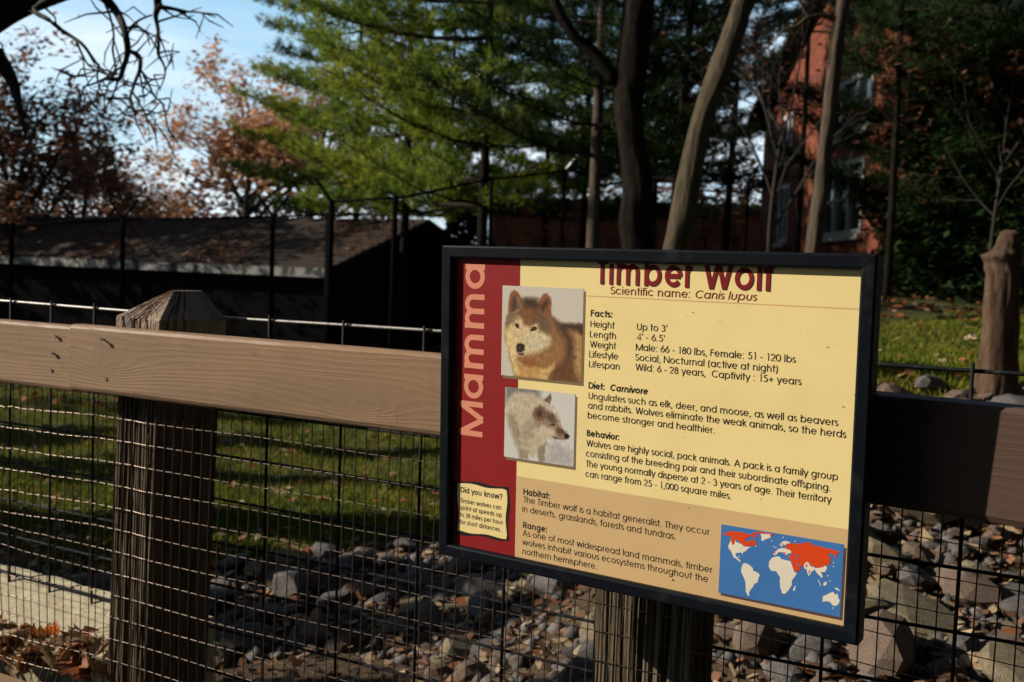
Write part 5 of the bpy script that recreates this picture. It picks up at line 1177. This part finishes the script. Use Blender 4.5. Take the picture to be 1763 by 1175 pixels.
o = link('roof_leaves', flat_leaves('roof_leaves', Pl[clump], .05, M['leaf_russet'], 9), shed); o['kind'] = 'stuff'

# ------------------------------------------------------------------ brick building
BX, BY0, BY1 = 5.75, 15.6, 24.6; bz = 1.0; EV = 5.45; RG = 7.0
bl = tag(empty('brick_building', (BX, BY0, bz)), 'two storey red brick house with white framed windows behind the trees at the right', 'building')
def wall_uv(mb, pts, uvs, store): mb.face(pts); store.append(uvs)
def brick_wall(name, polys, parent, mat_=None):
    """polys: list of (points, uv axis function)"""
    mb = MB()
    for pts, fn in polys: mb.face(pts)
    o = mb.build(name, mat_ or M['brick'], parent); uv = o.data.uv_layers.new(name='UVMap'); i = 0
    for pts, fn in polys:
        for p in pts: uv.data[i].uv = fn(p); i += 1
    return o
fy = lambda p: (p[1], p[2]); fx = lambda p: (p[0], p[2])
LW = BY1-BY0; H1 = EV-bz; AP = RG-bz
wins = [(1.5, 3.9, 3.1, 4.1), (1.7, 4.1, 1.35, 2.65), (6.4, 7.2, 3.1, 4.1), (6.4, 7.2, 1.35, 2.6)]       # y0, y1, z0, z1 in the lit side wall
ys_ = sorted({0., LW} | {w[0] for w in wins} | {w[1] for w in wins}); polys = []
for a, b in zip(ys_[:-1], ys_[1:]):
    hs2 = sorted([(w[2], w[3]) for w in wins if w[0] <= a+1e-6 and w[1] >= b-1e-6]); z = -.6
    for h0, h1 in hs2 + [(H1, H1)]:
        if h0 > z: polys.append(([(0, b, z), (0, a, z), (0, a, h0), (0, b, h0)], fy))
        z = h1
polys.append(([(0, LW, H1), (0, 0, H1), (0, LW/2, AP)], fy))
brick_wall('side_wall', polys, bl)
brick_wall('front_wall', [([(0, 0, -.6), (16, 0, -.6), (16, 0, H1), (0, 0, H1)], fx)], bl)
for (y0, y1, z0, z1) in wins:
    mb = MB(); f = .09
    mb.box((-.03, y0, z0), (.10, y0+f, z1)); mb.box((-.03, y1-f, z0), (.10, y1, z1)); mb.box((-.028, y0+f, z1-f), (.10, y1-f, z1)); mb.box((-.028, y0+f, z0), (.10, y1-f, z0+f))
    fr_ = mb.build('window', M['white_trim'], bl); nm_ = 3 if y1-y0 > 2 else 2
    mb = MB()
    for k in range(1, nm_): yk = y0+(y1-y0)*k/nm_; mb.box((-.015, yk-.045, z0+f), (.08, yk+.045, z1-f))
    mb.box((-.012, y0+f, (z0+z1)/2-.025), (.06, y1-f, (z0+z1)/2+.025)); mb.build('glazing_bar', M['white_trim'], fr_)
    mb = MB(); mb.box((.06, y0+f, z0+f), (.075, y1-f, z1-f)); mb.build('pane', M['glass'], fr_)
    mb = MB(); mb.box((-.12, y0-.08, z0-.09), (.05, y1+.08, z0-.002)); mb.build('sill', M['white_trim'], fr_)
for k, x0 in enumerate((1.4, 3.8, 6.4, 9.0)):
    for z0, z1 in ((.9, 2.3), (2.95, 4.1)):
        mb = MB(); mb.box((x0, -.03, z0), (x0+1.1, .02, z1)); w_ = mb.build('window', M['white_trim'], bl); mb = MB(); mb.box((x0+.08, -.045, z0+.08), (x0+1.02, -.031, z1-.08)); mb.build('pane', M['glass'], w_)
mb = MB(); ov = .35
a, b, c, d = (-ov, -ov, H1-.1), (16, -ov, H1-.1), (16, LW/2, AP+.12), (-ov, LW/2, AP+.12); e, f2 = (-ov, LW+ov, H1-.1), (16, LW+ov, H1-.1)
lo_ = lambda p: (p[0], p[1], p[2]-.14)
for q in ([a, b, c, d], [f2, e, d, c], [lo_(d), lo_(c), lo_(b), lo_(a)], [lo_(c), lo_(d), lo_(e), lo_(f2)], [a, lo_(a), lo_(b), b], [d, lo_(d), lo_(a), a], [e, lo_(e), lo_(d), d]): mb.face(q)
mb.build('roof', M['shingle'], bl)
# low brick building farther back, seen between the trunks
lbz = float(hz(0, 31)); L0 = at(845, 350, 31); L1 = at(1292, 352, 31)
lb2 = tag(empty('brick_outbuilding', (L0[0], L0[1], lbz)), 'low red brick building seen far off between the tree trunks above the sign', 'building')
wd, hh2 = L1[0]-L0[0]+4, L0[2]-lbz
brick_wall('wall', [([(0, 0, -.5), (wd, 0, -.5), (wd, 0, hh2), (0, 0, hh2)], fx), ([(0, 6, -.5), (0, 0, -.5), (0, 0, hh2), (0, 6, hh2)], fy)], lb2)
mb = MB(); mb.box((-.3, -.3, hh2+.002), (wd+.3, 6.3, hh2+.2)); mb.build('roof', M['shingle'], lb2)
for k in range(5):
    mb = MB(); x0 = 1+k*2.2; mb.box((x0, -.03, 1.0), (x0+1.0, .02, 2.1)); w_ = mb.build('window', M['white_trim'], lb2); mb = MB(); mb.box((x0+.08, -.045, 1.08), (x0+.92, -.031, 2.02)); mb.build('pane', M['glass'], w_)
gB = 'bare shrubs along the far path'
for i_, (x_, Z_, ty, wp_) in enumerate([(870, 24, 330, 110), (930, 22, 345, 120), (985, 25, 320, 130), (1060, 23, 340, 120), (1215, 24, 300, 120), (1262, 21, 330, 110), (1130, 26, 300, 140)]):
    broadleaf(x_, Z_, ty, wp_, 200+i_, 'leaf_brown', 500, .05, ['low bare shrub left of the pine trunks', 'dark bushy shrub left of the strip lit pine', 'bare shrub behind the strip lit pine', 'bare shrub left of the thick dark trunk', 'bare shrub right of the leaning trunk', 'bare shrub against the corner of the brick building', 'bare shrub between the thick trunk and the leaning trunk'][i_], gB, lvl=3, name='bare_shrub', barkr=.03)
# far wood closing the horizon
n_ = 42000; an = rng.uniform(-.75, .75, n_); dd_ = rng.uniform(60, 95, n_); Pl = np.stack([dd_*np.sin(an), dd_*np.cos(an), rng.random(n_)**1.5*(5.0+2.0*np.sin(an*17)+1.4*np.sin(an*41)+4.5*np.clip(an*8, 0, 1))+.2], 1)
tag(link('distant_wood', flat_leaves('distant_wood', Pl, .34, M['leaf_dark'], 13)), kind='stuff')
print('objects', len(bpy.data.objects), 'tris', sum(len(m_.polygons) for m_ in bpy.data.meshes))
